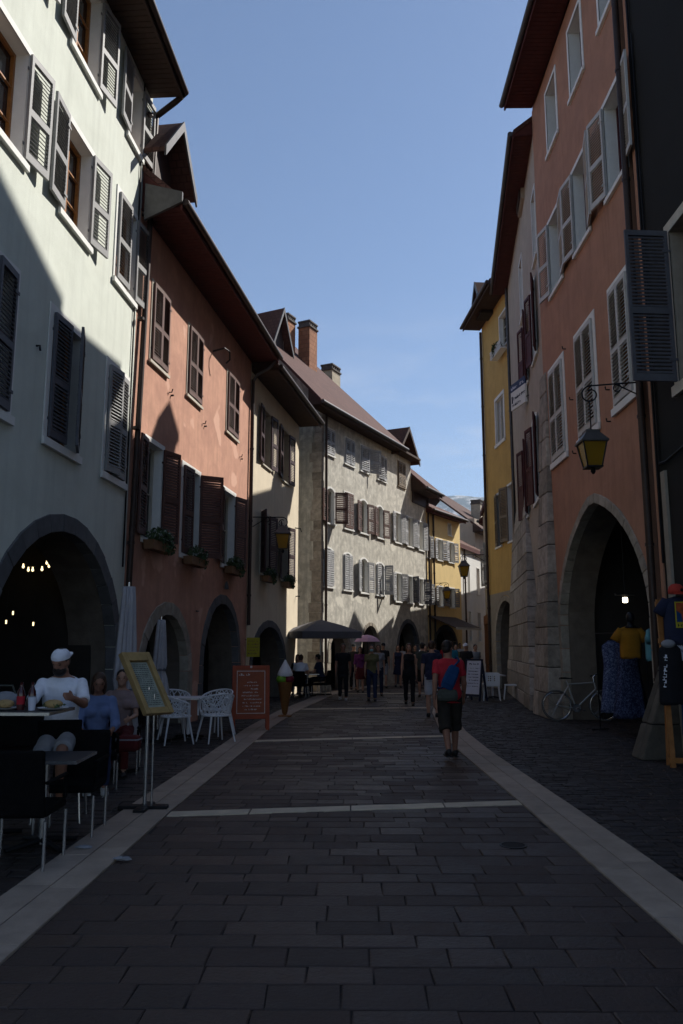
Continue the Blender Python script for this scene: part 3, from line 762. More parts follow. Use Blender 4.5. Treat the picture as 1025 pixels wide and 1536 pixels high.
# ================================================================ right row
def right_row():
    # ---- terracotta house
    h = House('tall terracotta house with white louvred shutters and a pointed stone arch', 1, 4.85, 12.7, 0.0)
    for a, c in ((.36, 1.28), (2.38, 3.55), (4.66, 5.8)):
        h.window(a, c, 5.92, 8.08, tw=.14, sh='sh_white', left=1, right=1, pitch=.065)
    for a, c, l, r_ in ((.05, 1.05, 172, 168), (2.22, 3.2, 168, 172), (4.3, 5.3, 172, 168)):
        h.window(a, c, 9.92, 11.72, tw=.1, sh='sh_white', left=l, right=r_, lw=.55, depth=.3, sash='sh_red')
    for a, c in ((.1, .95), (2.1, 2.98), (4.15, 5.0)):
        h.window(a, c, 13.42, 15.0, tw=.1, depth=.32, sash='sh_red')
    h.arch(.28, 5.76, 2.1, 4.46, .2, .75, 'voussoir', 25, jamb=.55, pt=.22)
    h.wall(0.0, 6.45, 15.6, 'orange', depth=9)
    h.roof(.72, 15.75, 36, ends=(.1, -.02), gutter='zinc')
    h.pipe(-.12, .3, 15.4, .10, .06)
    hk = MB()
    for u, z in ((1.62, 6.35), (1.66, 5.75), (3.95, 5.7), (4.35, 8.2), (3.98, 6.9)):
        hk.tube([(u, 0, z), (u, .07, z), (u, .08, z + .06)], .014, 6)
    h.put(hk, 'shutter_stop', M['iron'])
    # unseen cross wing, added and shaped to cast the shadow on the mint house
    x = MB(); x.add([(u, v, z) for v in (-1.3, -7) for u, z in ((-.6, 14.5), (5.6, 14.5), (5.6, 18.6), (2.6, 20.0), (-.6, 18.9))], [(0, 1, 2, 3, 4), (9, 8, 7, 6, 5), (0, 5, 6, 1), (1, 6, 7, 2), (2, 7, 8, 3), (3, 8, 9, 4), (4, 9, 5, 0)])
    h.put(x, 'shadow_wing', M['orange'])
    # corner buttress of big blocks, wider towards the ground
    buttress(h, 8.3, lambda t: 6.2 - (.62 * (1 - t) ** 1.3 + .14) * .45, lambda t: 6.62 + .62 * (1 - t) ** 1.3 + .14, lambda t: .34 * (1 - t) ** 1.2 + .04, (.4, .75))
    orange = h
    # ---- beige house
    h = House('narrow beige house with burgundy shutters between the stone buttresses', 1, 4.85, 19.15, .122)
    h.window(.15, .85, 11.7, 13.5, tw=.09, depth=.3); h.window(3.9, 4.7, 11.7, 13.5, tw=.09, depth=.3)
    for a, c in ((.95, 1.85), (3.3, 4.2)):
        h.window(a, c, 9.3, 11.3, tw=.08, sh='sh_red', left=168, right=168, lw=.48, depth=.28, fill=True)
    for a, c in ((1.75, 2.8), (4.6, 5.6)):
        h.window(a, c, 5.55, 7.75, tw=.1, rise=.12, sh='sh_red', left=168, right=165, lw=.5, depth=.28, fill=True)
    h.wall(0.0, 9.8, 15.0, 'beige', depth=8, sides=(0, 1))
    rf = h.roof(.5, 15.0, 36, ends=(-.01, .0), gutter='zinc')
    h.dormer(3.0, .1, 1.1, 14.6, 16.15, 16.65, -2.5, ov=.1, oh=.06, wall='beige')
    buttress(h, 6.3, lambda t: 1.7 + 3.6 * t, lambda t: 9.92, lambda t: .44 * (1 - t) ** .9 + .03, (.28, .8), 4)
    beige = h
    # ---- mustard house
    h = House('mustard yellow house with deep brown eaves and a drainpipe', 1, 5.95, 28.9, -.08)
    h.window(-.3, .75, 12.95, 14.3, tw=.08, depth=.2, sash='trim_d')
    h.window(.58, 1.72, 9.45, 11.2, tw=.13, depth=.12, sash='trim_d', curtain=True, cross=0)
    h.window(1.45, 2.2, 5.45, 7.45, tw=.08, sh='sh_tan', left=166, right=8, lw=.55, depth=.2)
    h.window(-.3, .4, 5.45, 7.5, tw=.08, sh='sh_tan', left=166, right=160, lw=.5, depth=.2)
    h.arch(-.2, 2.7, 1.8, 3.3, .2, .6, 'voussoir', 13)
    h.wall(-.7, 3.55, 15.05, 'yellow2', depth=8)
    bs = MB(); bs.add(*plate([(-.68, 0)] + [(-.42, 0)] + archline(-.42, 2.92, 1.8, 3.52, 16) + [(2.92, 0), (3.5, 0), (3.5, 3.65), (-.68, 3.65)], [], .004, .02)); h.put(bs, 'stone_base', M['reveal'])
    h.roof(.75, 15.1, 36, ends=(.0, .25), gutter='copper', soffit='soffit2')
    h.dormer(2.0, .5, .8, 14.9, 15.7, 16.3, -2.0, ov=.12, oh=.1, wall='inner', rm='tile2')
    h.pipe(3.42, .2, 14.8, .09, .055); h.pipe(-.62, 3, 14.9, .09, .055, 'zinc')
    lat = MB()
    lat.box(-.5, .95, .08, .34, 12.62, 12.66)
    for i in range(12):
        u = -.5 + i * .13
        lat.tube([(u, .34, 12.66), (u + .12, .34, 12.95)], .012, 5); lat.tube([(u + .12, .34, 12.66), (u, .34, 12.95)], .012, 5)
    lat.tube([(-.5, .34, 12.96), (1.05, .34, 12.96)], .018, 6)
    h.put(lat, 'window_guard', M['trim'])
    mustard = h
    # ---- low house past the mustard one
    h = House('low grey stone house with a wooden shop front past the mustard house', 1, 5.98, 33.5, .11)
    h.window(1.0, 1.8, 4.4, 6.2, tw=.08, sh='sh_grey', left=170, right=160, lw=.45, depth=.2)
    h.window(3.4, 4.2, 4.4, 6.2, tw=.08, sh='sh_grey', left=170, right=160, lw=.45, depth=.2)
    h.wall(0.02, 5.4, 8.0, 'beige', depth=7)
    rf = h.roof(.12, 8.0, 34, ends=(0, .0), gut=False)
    h.dormer(3.0, -.3, .9, 8.0, 9.2, 10.1, -2.5, ov=.2, oh=.15, wall='beige')
    sf = MB(); sf.box(.6, 4.8, .002, .10, 0, .8); sf.box(.6, 4.8, .002, .14, 2.6, 3.0)
    for u in (.6, 1.6, 2.6, 3.7, 4.7): sf.box(u, u + .1, .003, .12, .8, 2.6)
    for u in (1.85, 2.1, 2.35): sf.box(u, u + .03, .02, .09, .8, 2.6)
    for z in (1.2, 1.6, 2.0): sf.box(1.7, 2.6, .02, .085, z, z + .03)
    h.put(sf, 'shop_front', mat('orange brown joinery', (.20, .07, .018), .5, .2, 8))
    g = MB(); g.box(.65, 4.75, .004, .02, .8, 2.6); h.put(g, 'shop_glass', M['glass'])
    h = House('plain rendered house closing the right side of the bend', 1, 6.75, 39.0, .42)
    h.window(1.0, 1.8, 4.4, 6.0, tw=.08, sh='sh_grey', left=170, right=160, lw=.45, depth=.2); h.window(4.0, 4.8, 4.4, 6.0, tw=.08, sh='sh_grey', left=170, right=160, lw=.45, depth=.2)
    h.wall(0.02, 7.6, 7.7, 'beige', depth=7)
    h.roof(.35, 7.7, 34, ends=(0, .1))
    h.dormer(1.6, -.3, .8, 7.7, 8.8, 9.7, -2.5, ov=.2, oh=.15, wall='beige')
    h = House('plain house added round the bend on the right to shade the white one', 1, 9.75, 46.6, .35)  # added house, mostly out of view, placed to shade the white house
    h.window(1.0, 1.8, 4.4, 6.0, tw=.08, sh='sh_grey', left=170, right=160, lw=.45, depth=.2)
    h.wall(0.02, 7, 8.6, 'beige', depth=7)
    h.roof(.2, 8.6, 34, ends=(0, .1))
    # ---- dark house at the near right
    h = House('dark olive house at the near right with one slate grey shutter swung open', 1, 4.87, 12.62, 0.0)
    h.window(-2.32, -1.32, 5.47, 7.85, tw=.16, sh='sh_slate', right=86, lw=.66, depth=.3, reveal='reveal', trim='trim_d')
    h.window(-3.7, -2.75, 9.9, 11.8, tw=.14, depth=.3, trim='trim_d')
    h.window(-5.4, -4.4, 5.1, 7.45, tw=.14, sh='sh_slate', left=172, right=172, lw=.5, depth=.3, trim='trim_d')
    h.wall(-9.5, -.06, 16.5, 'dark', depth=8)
    h.roof(.6, 16.5, 40, ends=(.1, .0))
    for pts, r_ in (([(-.34, .04, 2.9), (-.36, .04, 9), (-.37, .04, 16)], .022), ([(-.42, .03, 4.45), (-.7, .04, 4.42), (-2.5, .05, 4.6), (-6, .05, 4.75)], .02), ([(-.42, .03, 4.46), (-.45, .03, 12)], .014)):
        c = MB(); c.tube(pts, r_, 6); h.put(c, 'cable', M['iron'])
    r2 = MB(); r2.box(-.28, -.16, .002, .03, .1, 16.2); h.put(r2, 'wall_edge', M['orange'])
    r3 = MB(); r3.box(-.62, -.46, .002, .045, .1, 4.3); h.put(r3, 'conduit', M['reveal'])
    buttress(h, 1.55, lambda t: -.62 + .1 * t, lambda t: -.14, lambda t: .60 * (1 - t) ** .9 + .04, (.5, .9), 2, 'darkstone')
    dark = h
    return orange, beige, mustard, dark
def remesh(b, name, mats, parent, vox, smooth_it=3, fold=0.0):
    o = b.build(name, mats, parent)
    r = o.modifiers.new('R', 'REMESH'); r.mode = 'VOXEL'; r.voxel_size = vox
    sm = o.modifiers.new('S', 'SMOOTH'); sm.factor = .5; sm.iterations = smooth_it
    dg = bpy.context.evaluated_depsgraph_get()
    me = bpy.data.meshes.new_from_object(o.evaluated_get(dg))
    old = o.data; o.modifiers.clear(); o.data = me; bpy.data.meshes.remove(old)
    if fold:                              # creases of the cloth
        import numpy as np
        k = len(me.vertices); P = np.empty(k * 3, 'f'); Q = np.empty(k * 3, 'f')
        me.vertices.foreach_get('co', P); me.vertices.foreach_get('normal', Q)
        P = P.reshape(-1, 3); Q = Q.reshape(-1, 3); sd = random.uniform(0, 50); x, y, z = P.T
        f = np.sin(17 * x + 9 * z + sd + 2.2 * np.sin(11 * z + 7 * y)) * .5 + np.sin(38 * z - 23 * x + 1.7 * np.sin(19 * y + sd)) * .35 + np.sin(55 * y + 31 * z + sd) * .2
        me.vertices.foreach_set('co', (P + Q * (f * fold * .8)[:, None]).ravel())
    me.polygons.foreach_set('use_smooth', [True] * len(me.polygons)); me.update()
    return o

def limb(b, p, q, r0, r1, n=12, ends=(1, 1)):
    b.tube([p, q], [r0, r1], n)
    if ends[0]: b.ell(p, (r0, r0, r0), n, 6)
    if ends[1]: b.ell(q, (r1, r1, r1), n, 6)

def person(name_label, loc, yaw, H=1.72, legs=((8, 5), (-12, 8)), arms=((-6, 8, 12), (10, 8, 15)), lean=3, seat=None, top=('f_black', .55, .86), bottom=('long', 'f_denim'),
           shoes='shoe', hair=('short', 'hairdark'), skin='skin', vox=.012, female=False, group='people walking in the street', look=0, nod=0, sunk=0, tname='tshirt', fingers=False, beard=False):
    S = H / 1.72
    root = thing('person', name_label, 'person', loc, yaw, group)
    hipz = .90 if seat is None else seat / S + .10
    wf = .9 if female else 1.0
    base = Vector((0, 0, hipz))
    TL = Matrix.Translation(base) @ Matrix.Rotation(R(-lean), 4, 'X') @ Matrix.Translation((0, 0, -.90))
    T = lambda x, y, z: (TL @ Vector((x, y, z))) * S
    def ell_ring(z, rx, ry, y=0, grow=0, n=16):
        return [T((rx + grow) * wf * math.cos(q * 2 * PI / n), y + (ry + grow) * math.sin(q * 2 * PI / n), z) for q in range(n)]
    b = MB()
    torso = [(.82, .10, .085, 0), (.88, .155, .118, -.008), (.96, .165, .118, -.006), (1.06, .143, .102, 0), (1.18, .152, .112, .006), (1.30, .172, .118, .004), (1.38, .178, .105, -.004), (1.435, .125, .078, -.012), (1.47, .062, .062, -.01), (1.53, .056, .06, .0)]
    b.loft([ell_ring(z, rx, ry, y) for z, rx, ry, y in torso])
    if female: b.ell(T(.075, .095, 1.27), (.07 * S, .06 * S, .065 * S)); b.ell(T(-.075, .095, 1.27), (.07 * S, .06 * S, .065 * S))
    # head
    HM = TL @ Matrix.Translation((0, .02, 1.52)) @ Matrix.Rotation(R(look), 4, 'Z') @ Matrix.Rotation(R(-nod + lean * .6), 4, 'X')
    hm = lambda x, y, z: (HM @ Vector((x, y, z))) * S
    rot = HM.to_3x3()
    E = lambda c, r, n=14, m=10, bb=b: bb.ell(hm(*c), [k * S for k in r], n, m, rot)
    E((0, .0, .105), (.074, .094, .098)); E((0, .03, .045), (.058, .062, .07)); E((0, .085, .085), (.013, .02, .022)); E((0, .094, .072), (.016, .016, .011))
    E((.073, -.005, .085), (.012, .02, .03)); E((-.073, -.005, .085), (.012, .02, .03)); E((0, .078, .118), (.05, .02, .012))
    E((0, .083, .044), (.022, .008, .006)); E((0, .07, .012), (.026, .02, .016))
    limb(b, T(0, -.01, 1.40), hm(0, -.01, .05), .058 * S, .054 * S)
    # legs
    J = {}
    for sg, (a, k) in zip((-1, 1), legs):
        hip = Vector((sg * .085 * (1.05 if female else 1), 0, hipz))
        d1 = Vector((0, math.sin(R(a)), -math.cos(R(a)))); kn = hip + d1 * .42 + Vector((sg * .01, 0, 0))
        d2 = Vector((0, math.sin(R(a - k)), -math.cos(R(a - k)))); an = kn + d2 * .41
        J[sg] = [hip * S, kn * S, an * S, d2]
    low = min(J[-1][2].z, J[1][2].z) - .07 * S
    dz = Vector((0, 0, -low)) if seat is None else Vector((0, 0, 0))
    if seat is None:
        root.location.z += -low
    for sg in (-1, 1):
        hip, kn, an, d2 = J[sg]
        limb(b, hip, kn, .082 * S * (1.08 if female else 1), .054 * S); limb(b, kn, kn.lerp(an, .35), .054 * S, .055 * S); limb(b, kn.lerp(an, .35), an, .055 * S, .036 * S)
        b.ell(an + Vector((0, .07, -.04)) * S, (.04 * S, .115 * S, .03 * S))
    # arms
    A = {}
    for sg, (p, ab, el) in zip((-1, 1), arms):
        sh = T(sg * .178 * wf, -.005, 1.385)
        d1 = TL.to_3x3() @ Vector((sg * math.sin(R(ab)), math.sin(R(p)) * math.cos(R(ab)), -math.cos(R(p)) * math.cos(R(ab))))
        e = sh + d1 * .30 * S
        inn = -sg * (.35 if el > 50 else .05)
        d2 = TL.to_3x3() @ Vector((sg * math.sin(R(ab)) * .6 + inn, math.sin(R(p + el)), -math.cos(R(p + el)))); d2.normalize()
        w = e + d2 * .25 * S
        A[sg] = (sh, e, w, d2)
        ar = .84 if female else 1
        limb(b, sh, e, .052 * S * ar, .040 * S * ar); limb(b, e, w, .042 * S * ar, .027 * S * ar)
        # hand: palm, four bent fingers, thumb on the side
        side = d2.cross(Vector((sg, 0, 0.2))).normalized(); nrm = d2.cross(side).normalized()
        palm = w + d2 * .05 * S
        mt = Matrix((side, nrm, d2)).transposed()
        b.ell(palm, (.040 * S, .017 * S, .052 * S), 10, 6, mt)
        for i, (ln, off) in enumerate(((.068, .030), (.078, .010), (.072, -.011), (.056, -.031))):
            f0 = palm + d2 * .042 * S + side * off * S
            bend = nrm * (-.35 if (nrm.x * sg) > 0 else .35)
            f1 = f0 + (d2 + bend).normalized() * ln * .55 * S; f2 = f1 + (d2 + bend * 2.6).normalized() * ln * .45 * S
            b.tube([f0 - d2 * .012 * S, f1, f2], [.0095 * S, .0088 * S, .0075 * S], 8)
        t0 = w + d2 * .025 * S + side * .03 * S
        b.tube([t0, t0 + (d2 + side * .8).normalized() * .035 * S, t0 + (d2 * 1.5 + side * .6).normalized() * .065 * S], [.012 * S, .0105 * S, .009 * S], 8)
    remesh(b, 'body', M[skin], root, vox * S, 2)
    # top
    if top:
        m, slv, zlow = top
        c = MB(); g = .017
        tors = [t for t in torso if zlow < t[0] < 1.45]
        rg = [ell_ring(zlow, .163, .128, 0, g)] + [ell_ring(z, rx, ry, y, g) for z, rx, ry, y in tors]
        if slv > 0 or not female: rg += [ell_ring(1.455, .075, .072, -.01, .008)]
        c.loft(rg)
        if female: c.ell(T(.075, .1, 1.27), (.078 * S, .066 * S, .07 * S)); c.ell(T(-.075, .1, 1.27), (.078 * S, .066 * S, .07 * S))
        for sg in (-1, 1):
            sh, e, w, d2 = A[sg]
            if slv > 0:
                q = sh.lerp(e, min(slv, 1))
                c.ell(sh, (.062 * S,) * 3, 12, 8); c.tube([sh, q], [.062 * S, .058 * S], 14)
                if slv > 1: c.ell(e, (.058 * S,) * 3); c.tube([e, e.lerp(w, slv - 1)], [.058 * S, .045 * S], 14)
        remesh(c, tname, M[m], root, vox * S, 3, .009)
    # bottom
    kind, m = bottom
    if kind:
        c = MB()
        if kind in ('skirt', 'dress'):
            z0 = .50 if kind == 'skirt' else .52
            c.loft([ell_ring(z0, .235, .17, 0), ell_ring(.70, .21, .15), ell_ring(.90, .175, .135), ell_ring(1.02, .155, .12)])
        else:
            c.loft([ell_ring(.80, .14, .11), ell_ring(.86, .17, .13), ell_ring(.96, .172, .126), ell_ring(1.03, .152, .112)])
            for sg in (-1, 1):
                hip, kn, an, d2 = J[sg]
                c.ell(hip, (.098 * S,) * 3)
                if kind == 'shorts':
                    c.tube([hip, hip.lerp(kn, .95)], [.102 * S, .086 * S], 14)
                elif kind == 'long':
                    c.tube([hip, kn], [.098 * S, .068 * S], 14); c.ell(kn, (.068 * S,) * 3); c.tube([kn, kn.lerp(an, .93)], [.068 * S, .056 * S], 14)
                elif kind == 'knee':
                    c.tube([hip, kn], [.108 * S, .098 * S], 14); c.ell(kn, (.098 * S,) * 3); c.tube([kn, kn.lerp(an, .22)], [.098 * S, .098 * S], 14)
        remesh(c, {'skirt': 'skirt', 'dress': 'skirt', 'shorts': 'shorts', 'knee': 'shorts', 'long': 'trousers'}[kind], M[m], root, vox * S, 3, .009)
    for sg in (-1, 1):
        an = J[sg][2]; c = MB()
        c.ell(an + Vector((0, .075, -.042)) * S, (.048 * S, .135 * S, .038 * S), 12, 8); c.ell(an + Vector((0, -.01, -.015)) * S, (.046 * S, .05 * S, .05 * S), 12, 8)
        x, y = an.x, an.y
        c.box(x - .045 * S, x + .045 * S, y - .055 * S, y + .2 * S, an.z - .08 * S, an.z - .062 * S)
        c.build('shoe', M[shoes], root, smooth=.9)
    # hair and extras
    style, hmt = hair
    c = MB()
    if style in ('short', 'cap', 'capback'):
        E((0, -.018, .125), (.081, .094, .092), bb=c); E((0, -.045, .075), (.07, .062, .07), bb=c)
        c.build('hair', M['hairdark' if style != 'short' else hmt], root, smooth=PI)
    elif style == 'long':
        E((0, -.015, .122), (.084, .097, .096), bb=c); E((0, -.06, .04), (.088, .06, .12), bb=c); E((0, -.075, -.07), (.085, .05, .12), bb=c)
        E((.07, -.02, .03), (.025, .05, .1), bb=c); E((-.07, -.02, .03), (.025, .05, .1), bb=c)
        c.build('hair', M[hmt], root, smooth=PI)
    elif style == 'bun':
        E((0, -.018, .122), (.082, .095, .094), bb=c); E((0, -.1, .14), (.045, .045, .045), bb=c)
        c.build('hair', M[hmt], root, smooth=PI)
    if style in ('cap', 'capback'):
        c = MB(); prof = [(.089, .0), (.090, .025), (.082, .05), (.06, .075), (.03, .088), (.006, .091)]
        c.lathe([(r * S, z * S) for r, z in prof], 20, (0, 0, 0), Matrix.Translation(hm(0, -.008, .125)) @ rot.to_4x4() @ Matrix.Rotation(R(8 if style == 'capback' else -4), 4, 'X') @ Matrix.Diagonal((.93, 1.12, 1.0, 1)))
        sg = -1 if style == 'capback' else 1
        bm_ = [hm(x, sg * y, .122 - .02 * (y > .12)) for x, y in ((-.08, .03), (-.075, .11), (-.04, .165), (.04, .165), (.075, .11), (.08, .03))]
        up = rot @ Vector((0, 0, .012 * S))
        c.loft([bm_, [p + up for p in bm_]])
        c.build('cap', M[hmt], root, smooth=1.2)
    if beard:
        c = MB(); E((0, .04, .018), (.064, .062, .058), bb=c); E((0, .085, .058), (.03, .012, .007), bb=c)
        c.build('beard', M['hairdark'], root, smooth=PI)
    c = MB(); E((.03, .079, .1), (.015, .010, .008), 8, 6, c); E((-.03, .079, .1), (.015, .010, .008), 8, 6, c); E((.031, .086, .121), (.02, .006, .004), 8, 6, c); E((-.031, .086, .121), (.02, .006, .004), 8, 6, c)
    c.build('eyes', M['hairdark'], root, smooth=PI)
    root['S'] = S
    del root['S']
    return root, T, J, A, hm

def bag_at(name, label, root, p, size, m, strap=None, group=None, cat='bag', tilt=0):
    """a bag carried by a person: its own thing, placed in the world next to the carrier"""
    bpy.context.view_layer.update()
    W = Matrix.Translation(root.location) @ Matrix.Rotation(root.rotation_euler.z, 4, 'Z')
    t = thing(name, label, cat, W @ Vector(p), root.rotation_euler.z, group)
    b = MB(); x, y, z = size
    rings = []
    for f, k in ((0, .82), (.06, .96), (.3, 1.05), (.65, 1), (.9, .9), (1, .6)):
        rings.append([(x / 2 * k * (abs(math.cos(a)) ** .6) * (1 if math.cos(a) > 0 else -1), y / 2 * k * (abs(math.sin(a)) ** .6) * (1 if math.sin(a) > 0 else -1), (f - .5) * z) for a in [q * 2 * PI / 20 for q in range(20)]])
    b.loft(rings); b.build('bag_body', M[m], t, rot=(0, R(tilt), 0), smooth=.9)
    f = MB(); f.box(-x * .36, x * .36, -y * .60, -y * .4, -z * .32, z * .12); f.build('pocket', M[m], t, rot=(0, R(tilt), 0), bevel=.015)
    if strap:
        s = MB(); pts = [Vector(q) - Vector(p) for q in strap]
        s.tube(pts, .016, 6); s.build('strap', M[m], t, smooth=1.0)
    return t

def people():
    # man in red, walking away in the foreground
    r, T, J, A, hm = person('person in a red t-shirt and dark long shorts walking away with a blue sling bag', (1.50, 12.3, 0), R(4), 1.74, legs=((-15, 20), (15, 8)), arms=((-20, 10, 26), (12, 12, 30)), lean=7,
        top=('f_red', .62, .80), bottom=('knee', 'f_dkbrown'), shoes='shoe', hair=('short', 'hairdark'), skin='skintan', vox=.009, look=-35, nod=8)
    dz = r.location.z
    bag_at('sling_bag', 'bright blue sling bag across the back of the person in red', r, (-.02, -.215, 1.20), (.19, .11, .36), 'f_royal', [(.05, -.16, 1.36), (.14, -.10, 1.44), (.13, .02, 1.49), (.02, .135, 1.34), (-.14, .14, 1.12), (-.2, 0, 1.03), (-.13, -.17, 1.05)], tilt=24)
    bag_at('waist_bag', 'grey canvas waist bag hanging below the blue sling bag', r, (-.07, -.205, .945), (.30, .11, .17), 'f_khaki', [(-.19, -.02, .98), (0, -.12, .99), (.19, -.02, .98), (.0, .15, .98), (-.19, -.02, .98)])
    g = 'people walking in the street'
    person('person in a navy t-shirt and pale grey shorts walking away beside the red t-shirt', (1.93, 19.1, 0), R(-4), 1.75, legs=((5, 3), (-6, 8)), top=('f_navy', .62, .84), bottom=('shorts', 'f_shorts'), hair=('short', 'hairbrown'), lean=2)
    person('person in a black top with bare arms and dark trousers walking towards the camera', (1.66, 22.8, 0), R(176), 1.70, legs=((7, 3), (-10, 14)), top=('f_black', 0, .90), bottom=('long', 'f_black'), hair=('long', 'hairbrown'), female=True, tname='tank_top')
    r2 = person('person in an olive top and pale mask with a maroon shoulder bag', (.66, 24.5, 0), R(178), 1.66, legs=((4, 2), (-6, 10)), top=('f_olive', .6, .86), bottom=('long', 'f_denim'), hair=('bun', 'hairdark'), female=True)
    m = MB(); m.ell(r2[4](0, .068, .045), (.055, .045, .045), 12, 8); m.build('mask', M['f_mask'], r2[0], smooth=PI)
    bag_at('handbag', 'maroon handbag hanging at the side of the person in olive', r2[0], (.27, .02, .86), (.26, .12, .24), 'f_maroon', [(0.2, .02, .96), (.19, .0, 1.2), (.17, -.02, 1.42), (.19, .05, 1.2), (.26, .05, .96)])
    person('person in black with white shoes walking down the middle of the street', (-.21, 25.0, 0), R(180), 1.70, legs=((6, 3), (-8, 12)), top=('f_black', .65, .70), bottom=('long', 'f_black'), shoes='shoew', hair=('short', 'hairdark'), skin='skintan')
    r3 = person('person in a purple print top under a pink and white sunshade', (.37, 29.0, 0), R(180), 1.60, legs=((5, 2), (-6, 8)), top=('f_purple', 1.2, .7), bottom=('skirt', 'f_maroon'), hair=('long', 'hairdark'), female=True)
    person('person in a dark t-shirt and light denim shorts behind the olive top', (1.32, 32.0, 0), R(184), 1.74, legs=((6, 3), (-8, 12)), top=('f_black', .6, .86), bottom=('shorts', 'f_grey'), hair=('cap', 'f_black'))
    person('person in a strapless navy dress between two groups of walkers', (1.93, 32.5, 0), R(180), 1.66, legs=((5, 2), (-7, 10)), top=('f_navy', 0, .82), bottom=('dress', 'f_navy'), hair=('long', 'hairbrown'), female=True, tname='dress_top')
    r4 = person('person with a white rucksack walking away far down the street', (3.1, 34.0, 0), R(-20), 1.72, legs=((6, 3), (-8, 10)), top=('f_black', .6, .86), bottom=('shorts', 'f_grey'), hair=('short', 'hairdark'))
    bag_at('rucksack', 'white patterned rucksack on the back of a far walker', r4[0], (0, -.2, 1.25), (.32, .18, .45), 'f_white', [(.12, -.1, 1.4), (.13, .08, 1.42), (.13, .12, 1.25), (.12, -.02, 1.08)])
    person('person in a teal t-shirt seen from behind near the awning', (3.55, 28.5, 0), R(-12), 1.78, legs=((5, 2), (-6, 8)), top=('f_teal', .6, .86), bottom=('long', 'f_denim'), hair=('short', 'hairbrown'))
    person('person in dark clothes and a white cap beside the white menu board', (4.2, 29.2, 0), R(150), 1.72, legs=((4, 2), (-4, 4)), top=('f_black', .6, .86), bottom=('long', 'f_black'), hair=('cap', 'f_white'))
    person('person in grey standing by the wooden shop front', (4.75, 30.8, 0), R(200), 1.68, legs=((3, 1), (-4, 4)), top=('f_grey', .6, .86), bottom=('long', 'f_denim'), hair=('short', 'hairdark'))
    person('person in a brown dress walking close to the grey house arches', (2.85, 35.5, 0), R(190), 1.66, legs=((5, 2), (-5, 7)), top=('f_dkbrown', .6, .86), bottom=('skirt', 'f_dkbrown'), hair=('bun', 'hairbrown'), female=True)
    person('person in red far off under the ochre house awning', (4.6, 39.0, 0), R(170), 1.72, legs=((5, 2), (-5, 7)), top=('f_red', .6, .86), bottom=('long', 'f_black'), hair=('short', 'hairbrown'))
    person('person in white far off under the ochre house awning', (5.5, 40.5, 0), R(190), 1.75, legs=((5, 2), (-5, 7)), top=('f_white', .6, .86), bottom=('long', 'f_denim'), hair=('short', 'hairdark'))
    crowd = [(.95, 27.2, 182, 1.68, 'f_grey', 'long', 'f_navy', 'long', 1, 'grey t-shirt and navy trousers behind the olive top'), (2.35, 26.2, 4, 1.74, 'f_khaki', 'shorts', 'f_dkbrown', 'short', 0, 'dark khaki t-shirt walking away left of the teal t-shirt'),
        (1.15, 35.5, 186, 1.72, 'f_maroon', 'long', 'f_black', 'short', 0, 'maroon t-shirt far off in front of the first grey arch'), (2.45, 38.0, 175, 1.66, 'f_white', 'skirt', 'f_denim', 'long', 1, 'white top and dark skirt far off near the second grey arch'),
        (3.75, 36.2, -15, 1.76, 'f_denim', 'shorts', 'f_shorts', 'short', 0, 'denim blue t-shirt and pale shorts far off right of the rucksack'), (.15, 30.5, 180, 1.70, 'f_dkbrown', 'long', 'f_black', 'cap', 0, 'dark brown shirt and black cap close to the pink sunshade'),
        (2.9, 31.2, 192, 1.64, 'f_pinkish', 'long', 'f_denim', 'bun', 1, 'dusty pink top walking towards the camera past the navy dress'), (4.35, 33.2, 178, 1.70, 'f_olive', 'long', 'f_dkbrown', 'short', 0, 'olive shirt far off by the mustard house drainpipe')]
    rc = random.Random(21)
    for x, y, yw, hh, tp, bk, bm_, hs_, fem, txt in crowd:
        q = rc.uniform(6, 20)
        person('person in a ' + txt, (x, y, 0), R(yw), hh, legs=((q, 4), (-q, q * 1.4)), arms=((-q * 1.2, 8, 18), (q * 1.2, 10, 26)), lean=rc.uniform(1, 6), top=(tp, .6, .86), bottom=(bk, bm_), hair=(hs_, rc.choice(('hairdark', 'hairbrown')) if hs_ != 'cap' else 'f_black'), female=bool(fem), look=rc.uniform(-30, 30), vox=.015)
    # diners
    gd = 'people seated at the cafe tables'
    r5 = person('person with a beard, white t-shirt and backward cap eating at the high table', (-2.80, 7.95, 0), R(188), 1.74, legs=((76, 78), (66, 84)), arms=((64, 14, 52), (66, 10, 52)), lean=11, seat=.70,
        top=('f_white', .85, .86), bottom=('shorts', 'f_grey'), shoes='shoe', hair=('capback', 'f_white'), skin='skintan', vox=.009, group=gd, nod=22, look=-16, beard=True)
    person('person in a pale blue shirt seated low beside the folded parasol', (-3.02, 9.75, 0), R(200), 1.68, legs=((78, 70), (84, 78)), arms=((30, 10, 55), (26, 12, 60)), lean=10, seat=.44, top=('f_blue', 1.6, .86), bottom=('long', 'f_denim'), shoes='shoew', hair=('long', 'hairbrown'), skin='skintan', female=True, group=gd, nod=15)
    person('person in pale pink seated behind the pale blue shirt', (-3.05, 10.9, 0), R(190), 1.66, legs=((80, 76), (84, 80)), arms=((30, 10, 60), (30, 10, 60)), lean=6, seat=.44, top=('f_pinkish', .7, .86), bottom=('long', 'f_maroon'), hair=('bun', 'hairdark'), female=True, group=gd)
    person('person in a white t-shirt seated with their back to the street under the big parasol', (-1.62, 26.2, 0), R(-10), 1.70, legs=((84, 82), (80, 84)), arms=((30, 12, 70), (30, 12, 70)), lean=14, seat=.46, top=('f_white', .6, .86), bottom=('long', 'f_denim'), hair=('short', 'hairbrown'), group=gd)
